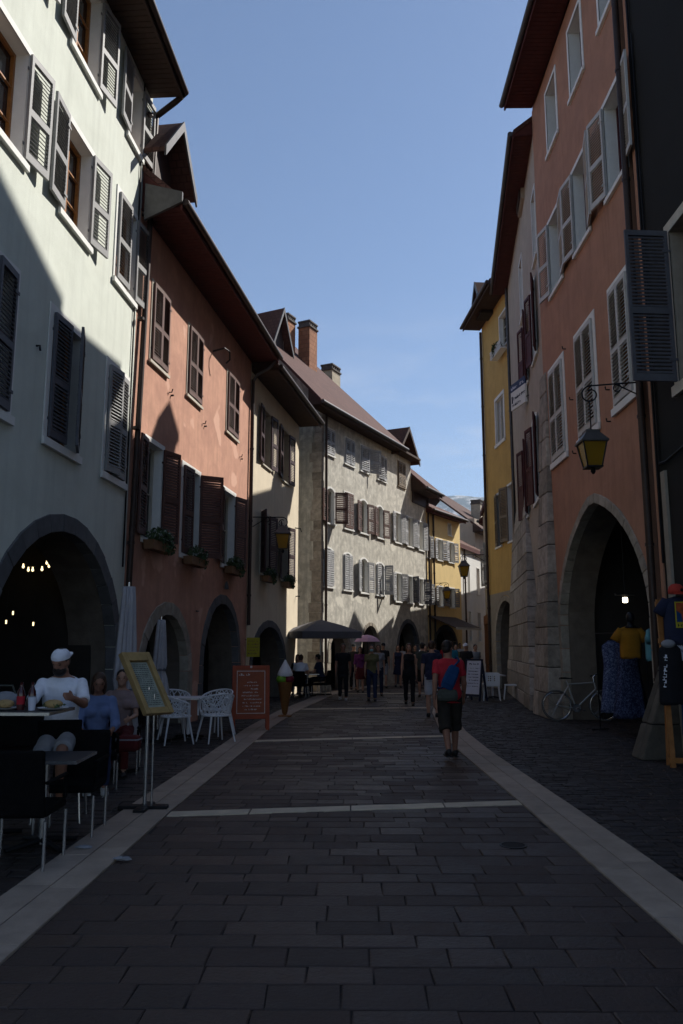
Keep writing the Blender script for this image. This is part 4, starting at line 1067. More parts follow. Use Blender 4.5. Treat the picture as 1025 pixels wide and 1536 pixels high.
    person('person with red hair facing the white t-shirt at the parasol table', (-1.75, 27.5, 0), R(172), 1.66, legs=((84, 82), (80, 84)), arms=((30, 12, 70), (30, 12, 70)), lean=8, seat=.46, top=('f_black', .6, .86), bottom=('long', 'f_denim'), hair=('long', 'hairbrown'), female=True, group=gd)
    person('person in dark blue seated at the right of the parasol table', (-.95, 27.0, 0), R(70), 1.70, legs=((84, 82), (80, 84)), arms=((30, 12, 70), (30, 12, 70)), lean=10, seat=.46, top=('f_navy', .6, .86), bottom=('long', 'f_black'), hair=('short', 'hairdark'), group=gd)
def V3(*a): return Vector(a)

def foliage(b, c, r, n, size=.05, rnd=random):
    for _ in range(n):
        while True:
            p = Vector((rnd.uniform(-1, 1), rnd.uniform(-1, 1), rnd.uniform(-1, 1)))
            if p.length < 1: break
        p = Vector(c) + Vector((p.x * r[0], p.y * r[1], p.z * r[2]))
        m = Matrix.Translation(p) @ Euler((rnd.uniform(0, 6), rnd.uniform(0, 6), rnd.uniform(0, 6))).to_matrix().to_4x4()
        s = size * rnd.uniform(.6, 1.3)
        b.add([m @ Vector(q) for q in ((-s, 0, 0), (0, -s * .5, s * .1), (s, 0, 0), (0, s * .5, s * .1))], [(0, 1, 2, 3)])

def scribble(b, x0, x1, z, h, y, rnd, M0=None):
    """a row of small hand-written looking strokes"""
    x = x0
    while x < x1:
        w = rnd.uniform(.5, 1.1) * h
        if rnd.random() < .16: x += h * .8; continue
        k = rnd.uniform(.55, 1)
        b.box(x, x + w * .28, y, y + .003, z, z + h * k, M0)
        b.box(x + w * .28, x + w * .9, y, y + .003, z + h * rnd.choice((0, .4, .7)) * k, z + h * rnd.choice((.18, .55, .9)) * k, M0) if True else None
        x += w * 1.05

def flower_box(label, h, u, z, w, m='leafpale', n=150, group='flower boxes under the windows', v=.17):
    p = h.w(u, v, z)
    t = thing('flower_box', label, 'flower box', p, h.root.rotation_euler.z, group)
    b = MB(); b.add([(x * w / 2 * k, y * .1 * k, q) for q, k in ((0, .92), (.17, 1)) for x, y in ((-1, -1), (1, -1), (1, 1), (-1, 1))], [(0, 1, 2, 3), (4, 5, 6, 7), (0, 1, 5, 4), (1, 2, 6, 5), (2, 3, 7, 6), (3, 0, 4, 7)])
    for x in (-w * .35, w * .35): b.tube([(x, -h.s * .1, .02), (x, -h.s * .16, .02), (x, -h.s * .16, .19)], .01, 5)
    b.build('planter', M['terra'], t)
    f = MB(); foliage(f, (0, .03 * h.s, .27), (w * .52, .17, .17), n, .055)
    foliage(f, (w * .2, .1 * h.s, .12), (w * .3, .08, .16), n // 3, .05)
    f.build('leaves', M['leaf'], t)
    g = MB(); foliage(g, (0, .06 * h.s, .30), (w * .5, .18, .15), n // 2, .03); g.build('blossom', M[m], t)

def lantern(label, base, arm, size=1.0, drop=.35, group='wall lanterns on scrolled brackets', lit=True):
    """base: fixing point on the wall, arm: vector to the lantern, scrolled iron bracket"""
    base = Vector(base); arm = Vector(arm); L = arm.length; d = arm.normalized()
    t = thing('wall_lantern', label, 'lantern', base, 0, group)
    b = MB(); r = .016 * size
    b.tube([V3(0, 0, 0), d * (L - .14 * size)], r, 8)
    pts = []
    for i in range(22):                    # scroll at the outer end
        a = PI / 2 - i / 21 * 2.15 * PI; q = .17 * size * (1 - .5 * i / 21)
        c = d * (L - .14 * size) + V3(0, 0, -.17 * size)
        pts.append(c + d * (q * math.cos(a)) + V3(0, 0, q * math.sin(a)))
    b.tube(pts, r * .9, 8)
    b.tube([V3(0, 0, -.30 * size), d * (L * .42) + V3(0, 0, -.02)], r * .8, 8)
    pts = [d * (L * .42 + .07 * size * math.cos(a)) + V3(0, 0, -.08 * size + .07 * size * math.sin(a)) for a in [q * 2 * PI / 12 for q in range(13)]]
    b.tube(pts, r * .7, 6)
    e = d * (L - .12 * size); zc = -drop * size
    b.tube([e + V3(0, 0, -.28 * size), e + V3(0, 0, zc - .02)], r * .8, 6)
    b.build('bracket', M['iron'], t, smooth=1.0)
    def sq(k, z): return [e + V3(x * k, y * k, z) for x, y in ((-1, -1), (1, -1), (1, 1), (-1, 1))]
    s = size
    c = MB(); c.lathe([(.05 * s, .12 * s), (.02 * s, .16 * s)], 8, e + V3(0, 0, zc))
    c.loft([sq(.245 * s, zc - .12 * s), sq(.25 * s, zc - .09 * s), sq(.13 * s, zc + .07 * s), sq(.13 * s, zc + .12 * s), sq(.05 * s, zc + .14 * s)])
    c.build('lantern_cap', M['zinc'], t)
    f = MB(); zt, zb = zc - .12 * s, zc - .56 * s
    for x, y in ((-1, -1), (1, -1), (1, 1), (-1, 1)):
        f.tube([e + V3(x * .215 * s, y * .215 * s, zt), e + V3(x * .135 * s, y * .135 * s, zb)], .014 * s, 6)
    f.loft([sq(.15 * s, zb - .03 * s), sq(.15 * s, zb)]); f.lathe([(.02 * s, zb - .14 * s), (.05 * s, zb - .09 * s), (.03 * s, zb - .03 * s)], 8, e)
    f.build('lantern_frame', M['iron'], t)
    g = MB(); g.loft([sq(.128 * s, zb + .003), sq(.207 * s, zt - .002)]); g.build('lantern_glass', M['amber'], t)
    return t

def folded_parasol(label, x, y, zt, zb, w, group='folded pale parasols', rnd=random):
    t = thing('folded_parasol', label, 'parasol', (x, y, 0), rnd.uniform(0, 3), group)
    p = MB(); p.tube([(0, 0, .05), (0, 0, zt + .06)], .022, 10); p.build('pole', M['chrome'], t, smooth=1.0)
    b = MB(); b.lathe([(.24, 0), (.24, .05), (.06, .07), (.04, .2)], 20); b.build('base', M['iron'], t, smooth=.7)
    c = MB(); rings = []
    for k in range(13):
        f = k / 12; z = zt + (zb - zt) * f
        r = w * (.34 + .5 * f ** .8 + .22 * max(0, f - .75) * 4 - (.16 if .6 < f < .72 else 0))
        rings.append([(r * (1 + .3 * math.sin(q * 2 * PI / 48 * 8 + f * 2.5 + .6 * math.sin(q * .9))) * math.cos(q * 2 * PI / 48), r * (1 + .3 * math.sin(q * 2 * PI / 48 * 8 + f * 2.5 + .6 * math.sin(q * .9))) * math.sin(q * 2 * PI / 48), z + (.05 * math.sin(q * .8) if k == 12 else 0)) for q in range(48)])
    c.loft(rings); c.build('canopy', M['cloth'], t, smooth=PI)
    k = MB(); z = zt + (zb - zt) * .66; k.lathe([(w * .72, z), (w * .74, z + .02), (w * .72, z + .04)], 24); k.build('strap', M['parasol'], t)
    return t

def wicker_chair(label, x, y, rz, group='black wicker terrace chairs', seat=.45, top=.88):
    t = thing('terrace_chair', label, 'chair', (x, y, 0), rz, group)
    b = MB(); b.box(-.25, .25, -.25, .25, seat - .07, seat); b.build('seat', M['wicker'], t, bevel=.02)
    b = MB(); b.add([(sx * .25, yy, z) for z, yy0 in ((seat - .06, -.25), (top, -.33)) for yy in (yy0 - .02, yy0 + .02) for sx in (-1, 1)], [(0, 2, 3, 1), (4, 5, 7, 6), (0, 1, 5, 4), (2, 6, 7, 3), (0, 4, 6, 2), (1, 3, 7, 5)])
    b.build('backrest', M['wicker'], t, bevel=.02)
    for sx in (-1, 1):
        b = MB(); b.box(sx * .25 - .018, sx * .25 + .018, -.26, .22, seat + .17, seat + .20).box(sx * .25 - .016, sx * .25 + .016, .17, .21, seat, seat + .169); b.build('armrest', M['wicker'], t, bevel=.02)
        for yy in (-.24, .24):
            b = MB(); b.tube([(sx * .25, yy, 0), (sx * .25, yy, seat - .09)], .014, 8); b.build('leg', M['chrome'], t, smooth=1.0)
    return t

def lattice_chair(label, x, y, rz, group='white openwork chairs'):
    t = thing('openwork_chair', label, 'chair', (x, y, 0), rz, group)
    rnd = random.Random(3)
    def shell(a, f):                      # a: -1..1 around the tub, f: 0 (seat rim) .. 1 (top)
        ang = a * R(118); r = .235 + .05 * f
        top = .46 + f * (.36 * (.55 + .45 * math.cos(ang * .75)))
        return V3(r * math.sin(ang) * 1.08, -r * math.cos(ang) + .02, top)
    b = MB(); nu, nv = 13, 4
    P = {}
    for i in range(nu):
        for j in range(nv + 1):
            a = -1 + 2 * (i + (.5 if j % 2 else 0)) / (nu - .5) + (rnd.uniform(-.05, .05) if 0 < i < nu - 1 else 0)
            f = j / nv + (rnd.uniform(-.07, .07) if 0 < j < nv else 0)
            P[i, j] = shell(max(-1, min(1, a)), f)
    for (i, j), p in P.items():
        if (i + 1, j) in P and (j in (0, nv) or rnd.random() < .45): b.tube([p, P[i + 1, j]], .011, 5)
        if (i, j + 1) in P: b.tube([p, P[i, j + 1]], .010, 5)
        k = (i - 1, j + 1) if j % 2 == 0 else (i + 1, j + 1)
        if k in P and rnd.random() < .8: b.tube([p, P[k]], .010, 5)
    rim = [shell(-1 + q / 20, 1) for q in range(41)]
    b.tube([V3(rim[0].x, rim[0].y, .45)] + rim + [V3(rim[-1].x, rim[-1].y, .45)], .016, 6)
    b.build('backrest', M['white'], t, smooth=1.0)
    s = MB(); ring = [V3(.25 * math.cos(q * 2 * PI / 24), .25 * math.sin(q * 2 * PI / 24), .455) for q in range(24)]
    s.tube(ring, .016, 6, closed=True)
    for q in range(7):
        xx = -.2 + q * .067; yy = math.sqrt(max(.25 ** 2 - xx * xx, 0)); s.tube([(xx, -yy, .452), (xx + rnd.uniform(-.05, .05), 0, .445), (xx, yy, .452)], .013, 5)
        s.tube([(-yy, xx, .452), (0, xx + rnd.uniform(-.05, .05), .445), (yy, xx, .452)], .013, 5)
    s.build('seat', M['white'], t, smooth=1.0)
    for sx in (-1, 1):
        for sy in (-1, 1):
            l = MB(); l.tube([(sx * .17, sy * .17, .45), (sx * .25, sy * .25, 0)], [.02, .013], 8); l.build('leg', M['white'], t, smooth=1.0)
    return t

def plastic_chair(label, x, y, rz, group='white plastic chairs'):
    t = thing('plastic_chair', label, 'chair', (x, y, 0), rz, group)
    b = MB(); b.box(-.24, .24, -.24, .24, .42, .45); b.build('seat', M['white'], t, bevel=.012)
    b = MB(); hol = [[(-.09 + .06 * i - .017, .60 + .06 * j - .017), (-.09 + .06 * i + .017, .60 + .06 * j - .017), (-.09 + .06 * i + .017, .60 + .06 * j + .017), (-.09 + .06 * i - .017, .60 + .06 * j + .017)] for i in range(4) for j in range(3)]
    b.add(*plate([(-.24, .45), (.24, .45), (.25, .8), (.2, .84), (-.2, .84), (-.25, .8)], hol, -.26, -.235)); b.build('backrest', M['white'], t)
    for sx in (-1, 1):
        for sy in (-1, 1):
            l = MB(); l.tube([(sx * .21, sy * .21, .43), (sx * .25, sy * .26, 0)], [.022, .018], 8); l.build('leg', M['white'], t, smooth=1.0)
    return t

def square_table(label, x, y, rz, w, d, z, top='tabletop', name='cafe_table', group='cafe tables', legm='chrome', ped=True):
    t = thing(name, label, 'table', (x, y, 0), rz, group)
    b = MB(); b.box(-w / 2, w / 2, -d / 2, d / 2, z - .03, z); b.build('tabletop', M[top], t, bevel=.006)
    e = MB(); e.ring([(-1, -1), (1, -1), (1, 1), (-1, 1)], [(-1, -1), (1, -1), (1, 1), (-1, 1)], 0, 0)
    b = MB(); b.tube([(0, 0, .03), (0, 0, z - .03)], .035, 12); b.build('pedestal', M[legm], t, smooth=1.0)
    b = MB()
    for a in range(4):
        q = R(45 + 90 * a); b.tube([(0, 0, .06), (math.cos(q) * min(w, d) * .5, math.sin(q) * min(w, d) * .5, .022)], [.03, .02], 8)
    b.build('foot', M['iron'], t, smooth=1.0)
    if ped is False:
        pass
    r = MB()
    for (x0, x1, y0, y1) in ((-w / 2 - .008, w / 2 + .008, d / 2 + .001, d / 2 + .008), (-w / 2 - .008, w / 2 + .008, -d / 2 - .008, -d / 2 - .001), (w / 2 + .001, w / 2 + .008, -d / 2, d / 2), (-w / 2 - .008, -w / 2 - .001, -d / 2, d / 2)):
        r.box(x0, x1, y0, y1, z - .028, z - .002)
    r.build('edge_band', M['chrome'], t)
    return t

def garment(b, w, h, dep, top=0.0, sleeve=0.0, flare=1.0, neck=.09, slim=.8, n=24, fold=.08, rnd=random):
    """hanging garment: shoulders at z = top, hem at top - h"""
    rings = []; K = 14
    for k in range(K + 1):
        f = k / K; z = top - h * f
        if f < .08: ww = neck + (w / 2 - neck) * (f / .08) ** .6
        elif f < .35: ww = w / 2 * (1 - (1 - slim) * (f - .08) / .27)
        else: ww = w / 2 * (slim + (flare - slim) * (f - .35) / .65)
        dd = dep * (.35 + .65 * min(1, f * 4)) * (1 + .35 * max(0, flare - 1) * f)
        rings.append([(ww * math.cos(q * 2 * PI / n) * (1 + fold * f * math.sin(q * 2.6 + 1)), dd * math.sin(q * 2 * PI / n) * (1 + 2.2 * fold * f * math.sin(q * 3.1)), z + (.02 * math.sin(q * 1.7) if k == K else 0)) for q in range(n)])
    b.loft(rings)
    if sleeve:
        for s in (-1, 1):
            A, B = Vector((s * (w / 2 - .07), 0, top - .05)), Vector((s * (w / 2 + sleeve * .28), 0, top - .07 - sleeve * .9)); d = (B - A).normalized(); q = Vector((-d.z, 0, d.x))
            b.loft([[A.lerp(B, t) + q * (rr * math.cos(a)) + Vector((0, dep * .55 * math.sin(a), 0)) for a in [i * 2 * PI / 14 for i in range(14)]] for t, rr in ((0, .07), (.5, .085), (1, .09))])

def props(hs, rs):
    mint, pink, cream, grey, ochre = hs
    orange, beige, mustard, dark = rs
    rnd = random.Random(11)
    # ------------------------------------------------ lanterns
    lantern('large amber lantern on a long scrolled bracket at the terracotta house corner', (4.80, 12.55, 5.90), (-.93, .22, 0), .88, 1.0)
    lantern('amber lantern hung on the corner between the salmon and cream houses', cream.w(.06, .1, 5.26), (.98, .05, 0), .92, .42)
    lantern('small amber lantern on the drainpipe of the ochre house', ochre.w(.74, .12, 4.72), (.62, -.3, 0), .85, .36)
    lantern('amber lantern over the far end of the street, on the low stone house', (5.86, 34.6, 5.55), (-1.0, .1, 0), .95, .42)
    # ------------------------------------------------ flower boxes
    flower_box('flower box with pale trailing plants under the open window above the folded parasol', pink, 1.2, 3.42, 1.15, n=240)
    flower_box('sparse flower box below the closed shutters, middle of the salmon house', pink, 3.4, 3.36, 1.1, n=110)
    flower_box('flower box with pale blossoms next to the salmon house drainpipe', pink, 6.5, 3.44, 1.2, n=220)
    flower_box('flower box under the left window of the cream house', cream, 1.65, 3.52, .95, n=200)
    flower_box('flower box under the right window of the cream house', cream, 4.05, 3.52, .95, n=200)
    flower_box('leafy green plant box high on the mustard house window', mustard, .35, 12.68, .9, m='leaf', n=260, v=.22)
    # ------------------------------------------------ string lights in the mint house arch
    t = thing('string_lights', 'string of small warm bulbs hanging inside the dark arch of the mint house', 'string lights', (0, 0, 0))
    pts = [on_y(x * .2927, 740 + y * .2927, 13.2 + .05 * math.sin(i)) for i, (x, y) in enumerate([(25, 315), (68, 338), (120, 376), (146, 393), (168, 393), (216, 390), (241, 357), (252, 373), (35, 403)])]
    ext = [on_y(x * .2927, 740 + y * .2927, 12.4) for x, y in [(67, 618), (32, 664), (171, 674)]]
    c = MB(); c.tube([p + V3(0, 0, .06) for p in pts[:6] + [pts[7]]], .006, 5); c.build('cable', M['iron'], t)
    for p in (pts[6], pts[8], *ext): c = MB(); c.tube([p + V3(0, 0, .05), p + V3(0, 0, .5)], .005, 5); c.build('cable', M['iron'], t)
    for i, p in enumerate(pts + ext):
        b = MB(); r = .021 if i < 9 else .013
        b.ell(p, (r, r, r * 1.25), 10, 8); b.tube([p + V3(0, 0, r), p + V3(0, 0, r + .03)], .012, 6); b.build('bulb', M['bulb'], t, smooth=PI)
    # ------------------------------------------------ folded parasols
    folded_parasol('tall folded parasol standing between the menu lectern and the mint house', -3.05, 11.0, 2.45, .3, .2)
    folded_parasol('shorter folded parasol standing in front of the first salmon arch', -3.36, 14.3, 2.1, .75, .16)
    # ------------------------------------------------ menu lectern
    t = thing('menu_lectern', 'pale wooden menu lectern tilted on a thin pole beside the kerb strip', 'menu stand', (-2.10, 8.5, 0))
    X = V3(.235, .22, 0); D = V3(.30, -.04, -.62); Nn = X.cross(D).normalized(); Nn = Nn if Nn.z > 0 else -Nn
    O = V3(-.29, -.11, 1.57)
    def slab(b, a0, a1, d0, d1, n0, n1):
        b.add([O + X * a + D * d + Nn * n for n in (n0, n1) for d in (d0, d1) for a in (a0, a1)], [(0, 2, 3, 1), (4, 5, 7, 6), (0, 1, 5, 4), (2, 6, 7, 3), (0, 4, 6, 2), (1, 3, 7, 5)])
    b = MB(); slab(b, 0, .16, 0, 1, -.05, .035); slab(b, .84, 1, 0, 1, -.05, .035); slab(b, .161, .839, 0, .14, -.05, .034); slab(b, .161, .839, .9, 1, -.05, .034); slab(b, .161, .839, .14, .9, -.05, -.02)
    b.build('frame', M['pine'], t, bevel=.006)
    b = MB(); slab(b, .17, .83, .15, .89, -.018, -.008); b.build('menu_sheet', M['paper'], t)
    b = MB()
    for i in range(22):
        d = .19 + i * .031; a = .22
        while a < .76:
            w = rnd.uniform(.03, .1); slab(b, a, min(a + w, .78), d, d + .008, -.0075, -.006); a += w + .025
    b.build('lettering', M['joint'], t)
    b = MB(); b.tube([(0, 0, .03), (0, 0, 1.22)], .02, 10); b.tube([(.07, .0, .03), (.06, 0, 1.15)], .012, 8); b.build('pole', M['chrome'], t, smooth=1.0)
    b = MB(); b.box(-.26, .24, -.07, .05, 0, .045); b.box(-.06, .06, -.24, .22, .001, .04); b.build('base', M['iron'], t, bevel=.012)
    # ------------------------------------------------ near terrace furniture
    g = 'black wicker terrace chairs'
    wicker_chair('black wicker chair with chrome legs nearest the camera at the left edge', -2.52, 6.42, R(2), g)
    wicker_chair('black wicker chair on the far side of the small dark table', -2.5, 7.45, R(184), g, top=.86)
    square_table('small dark table with a metal edge between the two wicker chairs', -2.56, 6.95, R(3), .66, .62, .73)
    square_table('tall bar table with drinks and plates in front of the bearded diner', -3.15, 7.22, 0, 1.2, .62, 1.09, name='bar_table')
    t = thing('bar_stool', 'bar stool under the bearded diner in the white t-shirt', 'stool', (-2.80, 8.02, 0), R(10))
    b = MB(); b.box(-.2, .2, -.2, .2, .60, .66); b.build('seat', M['wicker'], t, bevel=.02)
    b = MB(); b.box(-.2, .2, -.26, -.21, .63, .95); b.build('backrest', M['wicker'], t, bevel=.015)
    for sx in (-1, 1):
        for sy in (-1, 1):
            l = MB(); l.tube([(sx * .17, sy * .17, .6), (sx * .22, sy * .22, 0)], .014, 8); l.build('leg', M['chrome'], t, smooth=1.0)
    prof = [(.033, 0), (.034, .13), (.03, .16), (.014, .2), (.013, .235), (.016, .24)]
    for i, (px, lab) in enumerate(((38, 'dark glass bottle with a red label on the bar table, left of two'), (52, 'clear neck glass bottle on the bar table, nearer the diner'))):
        t = thing('bottle', lab, 'bottle', on_z(px, 1052, 1.09) if False else Vector(((px - 525) / 1195 * 7.1, 7.15 + .04 * i, 1.09)), 0, 'bottles on the bar table')
        b = MB(); b.lathe(prof, 14); b.build('glass', M['bottle'], t, smooth=.9)
        b = MB(); b.lathe([(.0345, .05), (.0345, .12)], 14); b.build('label', M['f_red'] if i == 0 else M['f_grey'], t, smooth=.9)
    for i, (x, lab) in enumerate(((-2.62, 'white plate with a sandwich in front of the bearded diner'), (-3.05, 'white plate with bread at the left end of the bar table'))):
        t = thing('plate', lab, 'plate', (x, 7.2, 1.09), 0, 'plates on the bar table')
        b = MB(); b.lathe([(.07, 0), (.12, .012), (.135, .02), (.115, .014)], 20); b.build('dish', M['white'], t, smooth=.9)
        b = MB(); b.ell((0, 0, .05), (.085, .06, .038)); b.build('food', M['pine'], t, smooth=PI)
        b = MB(); foliage(b, (0, 0, .04), (.1, .07, .02), 40, .02, rnd); b.build('salad', M['leaf'], t)
    t = thing('glass_tumbler', 'small water glass between the bottles and the plate on the bar table', 'glass', (-2.78, 7.12, 1.09))
    b = MB(); b.lathe([(.028, 0), (.036, .11), (.033, .11), (.026, .008)], 14); b.build('glass', M['whitepaper'], t, smooth=.9)
    t = thing('handbag', 'grey fabric bag lying on the left end of the bar table', 'bag', (-3.12, 7.36, 1.09)); b = MB(); b.ell((0, 0, .07), (.14, .1, .08)); b.build('bag_body', M['f_grey'], t, smooth=PI); b = MB(); b.tube([(-.1, 0, .1), (-.06, 0, .2), (.06, 0, .2), (.1, 0, .1)], .01, 6); b.build('strap', M['f_khaki'], t)
    for i, (x, y, rz, lab) in enumerate(((-3.02, 9.72, 200, 'dark wicker chair carrying the person in pale blue'), (-3.05, 10.87, 190, 'dark wicker chair carrying the person in pale pink'))):
        wicker_chair(lab, x, y, R(rz), g, seat=.40, top=.82)
    t = thing('tote_bag', 'red bag with a white stripe held between the two seated women', 'bag', (-2.72, 10.1, .5)); b = MB(); b.box(-.14, .14, -.1, .1, -.13, .06); b.build('bag_body', M['f_maroon'], t, bevel=.05); b = MB(); b.box(-.145, .145, -.105, .105, .0, .02); b.build('stripe', M['f_grey'], t, bevel=.01)
    for i, (p, q) in enumerate((((-2.18, 6.86), 'crumpled white paper scrap on the kerb strip under the chairs'), ((-1.77, 6.52), 'flat white paper scrap at the edge of the pavers'))):
        b = MB(); b.ell((0, 0, .015), (.075, .035, .015), 9, 5); b.v = [(x + rnd.uniform(-.012, .012), y + rnd.uniform(-.012, .012), max(z + rnd.uniform(-.006, .006), .002)) for x, y, z in b.v]
        tag(b.build('paper_scrap', M['f_grey'], None, (p[0], p[1], .006)), q, 'litter')
    # ------------------------------------------------ white openwork chairs and table
    lattice_chair('white openwork chair at the left end of the white table', -2.98, 14.0, R(-62))
    lattice_chair('white openwork chair with its back to the kerb, nearest the orange board', -2.33, 14.25, R(35))
    lattice_chair('white openwork chair behind the white table, close to the second arch', -2.5, 15.35, R(150))
    lattice_chair('white openwork chair behind the lectern, half hidden by the folded parasol', -3.3, 15.2, R(200))
    t = square_table('white square table between the openwork chairs', -2.9, 14.7, R(6), .8, .7, .73, 'white', legm='white')
    # ------------------------------------------------ orange A-frame board
    t = thing('menu_board', 'orange red folding menu board with pale lettering beside the left kerb', 'menu board', (-1.98, 16.25, 0), R(10))
    tl = Matrix.Rotation(R(-7), 4, 'X')
    W_, H_ = .37, 1.26
    b = MB(); b.box(-W_, -W_ + .07, -.02, .02, 0, H_, tl).box(W_ - .07, W_, -.02, .02, 0, H_, tl).box(-W_ + .07, W_ - .07, -.02, .02, H_ - .07, H_, tl).box(-W_ + .07, W_ - .07, -.02, .02, .22, .30, tl)
    b.build('frame', M['signorange'], t, (0, -.17, 0), bevel=.006)
    b = MB(); b.box(-W_ + .07, W_ - .07, -.012, .012, .30, H_ - .07, tl); b.build('panel', mat('faded orange panel', (.30, .075, .028), .6, .15, 5), t, (0, -.17, 0))
    b = MB()
    for x0, x1, z0, z1 in ((-.28, .28, .325, .337), (-.28, .28, H_ - .117, H_ - .105), (-.28, -.268, .337, H_ - .117), (.268, .28, .337, H_ - .117)): b.box(x0, x1, -.017, -.012, z0, z1, tl)
    scribble(b, -.24, -.02, 1.06, .045, -.016, rnd, tl)
    for i, (x0, x1) in enumerate(((-.1, .1), (-.14, .14), (.0, .13), (-.16, .14), (-.18, .2), (-.16, .2), (-.16, .2), (-.16, .19), (-.12, .14))): scribble(b, x0, x1, .92 - i * .066, .03, -.016, rnd, tl)
    b.box(-.02, .02, -.03, -.022, H_ - .05, H_ - .01, tl)
    b.build('lettering', M['chalk'], t, (0, -.17, 0))
    b = MB(); t2 = Matrix.Rotation(R(9), 4, 'X')
    b.box(-W_, -W_ + .06, -.02, .02, 0, H_, t2).box(W_ - .06, W_, -.02, .02, 0, H_, t2).box(-W_ + .06, W_ - .06, -.015, .015, .3, H_, t2); b.build('rear_frame', M['signorange'], t, (0, .19, 0))
    # ------------------------------------------------ ice cream cone
    t = thing('ice_cream_sign', 'giant ice cream cone sculpture with white swirl and green scoop at the kerb', 'sculpture', (-1.53, 19.2, 0))
    b = MB(); b.lathe([(.16, 0), (.16, .03), (.03, .05), (.06, .08), (.175, .78), (.19, .80)], 20); b.build('cone', M['pine'] if False else mat('waffle brown', (.27, .12, .035), .7, .2, 30), t, smooth=.8)
    b = MB(); b.ell((-.07, -.03, .86), (.14, .15, .12)); b.build('scoop', mat('pistachio green', (.16, .36, .03), .5, .1, 6), t, smooth=PI)
    b = MB(); b.ell((.09, .0, .86), (.13, .15, .11)); b.build('scoop', mat('berry red', (.17, .015, .03), .5, .1, 6), t, smooth=PI)
    b = MB(); b.lathe([(.17, .93), (.185, .98), (.16, 1.04), (.12, 1.12), (.07, 1.21), (.015, 1.31)], 20); b.build('swirl', M['white'], t, smooth=.9)
    # ------------------------------------------------ yellow sign on the corner
    t = thing('yellow_sign', 'small yellow notice with rows of lettering hung at the salmon house corner', 'sign', (-2.66, 22.2, 1.6))
    b = MB(); b.box(-.18, .18, -.01, .01, -.26, .26); b.build('panel', M['signyellow'], t)
    b = MB()
    for i in range(5): scribble(b, -.14, .13, .15 - i * .085, .04, -.015, rnd)
    b.build('lettering', M['terra'], t); b = MB(); b.tube([(-.18, .0, .2), (-.3, .05, .2)], .01, 6); b.build('bracket', M['iron'], t)
    # ------------------------------------------------ big parasol, tables and chairs by the grey house
    t = thing('parasol', 'big square grey parasol over the tables in front of the grey house', 'parasol', (-1.0, 27.4, 0), R(24), 'open parasols')
    w = 1.06
    b = MB(); sq = lambda k, z: [V3(x * k, y * k, z) for x, y in ((-1, -1), (0, -1.02), (1, -1), (1.02, 0), (1, 1), (0, 1.02), (-1, 1), (-1.02, 0))]
    b.loft([sq(w, 1.88), sq(w, 2.1), sq(w * .5, 2.33), sq(.06, 2.5), sq(.03, 2.48), sq(w * .5, 2.29), sq(w - .02, 2.07), sq(w - .02, 1.88)], cap=False); b.build('canopy', M['parasol'], t)
    b = MB(); b.tube([(0, 0, 0), (0, 0, 2.5)], .025, 10); b.build('pole', M['chrome'], t, smooth=1.0)
    b = MB()
    for x, y in ((-1, -1), (1, -1), (1, 1), (-1, 1)): b.tube([(0, 0, 2.42), (x * w * .97, y * w * .97, 2.06)], .012, 6)
    b.build('ribs', M['darkwood'], t); b = MB(); b.box(-.3, .3, -.3, .3, 0, .06); b.build('base', M['iron'], t, bevel=.01)
    square_table('dark table under the big grey parasol', -1.4, 26.85, R(8), .7, .7, .73)
    for x, y, rz, lab in ((-1.62, 26.2, -10, 'dark chair carrying the person in white under the parasol'), (-1.75, 27.5, 172, 'dark chair carrying the red haired person under the parasol'), (-.95, 27.0, 70, 'dark chair carrying the person in dark blue under the parasol')):
        wicker_chair(lab, x, y, R(rz), g, seat=.42, top=.84)
    t = thing('sunshade', 'pink and white hand-held sunshade above the person in purple', 'umbrella', (.62, 28.75, 0), 0, 'open parasols')
    b = MB(); b.lathe([(.02, 2.02), (.2, 1.98), (.36, 1.9), (.47, 1.78), (.45, 1.775), (.34, 1.88), (.2, 1.95)], 8, cap=False); b.build('canopy', M['pinkcloth'], t); b = MB(); b.tube([(0, 0, 1.05), (0, 0, 2.08)], .012, 6); b.build('handle', M['iron'], t)
    # ------------------------------------------------ awning on the ochre house
    t = thing('awning', 'dark brown shop awning with a pale edge on the ochre house', 'awning', ochre.w(1.9, 0, 0), ochre.root.rotation_euler.z)
    b = MB(); b.add([(x, y, z) for x in (-1.9, 1.5) for y, z in ((-.02, 3.1), (-1.5, 2.5), (-1.5, 2.46), (-.02, 3.06))], [(0, 1, 2, 3), (7, 6, 5, 4), (0, 4, 5, 1), (1, 5, 6, 2), (2, 6, 7, 3), (3, 7, 4, 0)]); b.build('canvas', mat('brown awning canvas', (.06, .04, .035), .9, .1, 6), t)
    b = MB(); b.box(-1.92, 1.52, -1.53, -1.501, 2.40, 2.51); b.build('valance', M['trim'], t)
    # ------------------------------------------------ right hand cafe corner
    t = thing('menu_board', 'white menu board in a navy frame standing at the right kerb', 'menu board', (3.78, 24.7, 0), R(-48))
    tl = Matrix.Rotation(R(-8), 4, 'X')
    b = MB(); b.box(-.32, -.27, -.02, .02, 0, 1.25, tl).box(.27, .32, -.02, .02, 0, 1.25, tl).box(-.27, .27, -.02, .02, 1.2, 1.25, tl).box(-.27, .27, -.02, .02, .14, .2, tl); b.build('frame', mat('navy frame', (.012, .018, .04), .5, .1, 6), t, (0, -.15, 0))
    b = MB(); b.box(-.27, .27, -.01, .01, .2, 1.2, tl); b.build('panel', M['whitepaper'], t, (0, -.15, 0))
    b = MB(); scribble(b, -.18, .18, 1.08, .05, -.014, rnd, tl)
    for i in range(7): scribble(b, -.2, .2, .96 - i * .09, .03, -.014, rnd, tl)
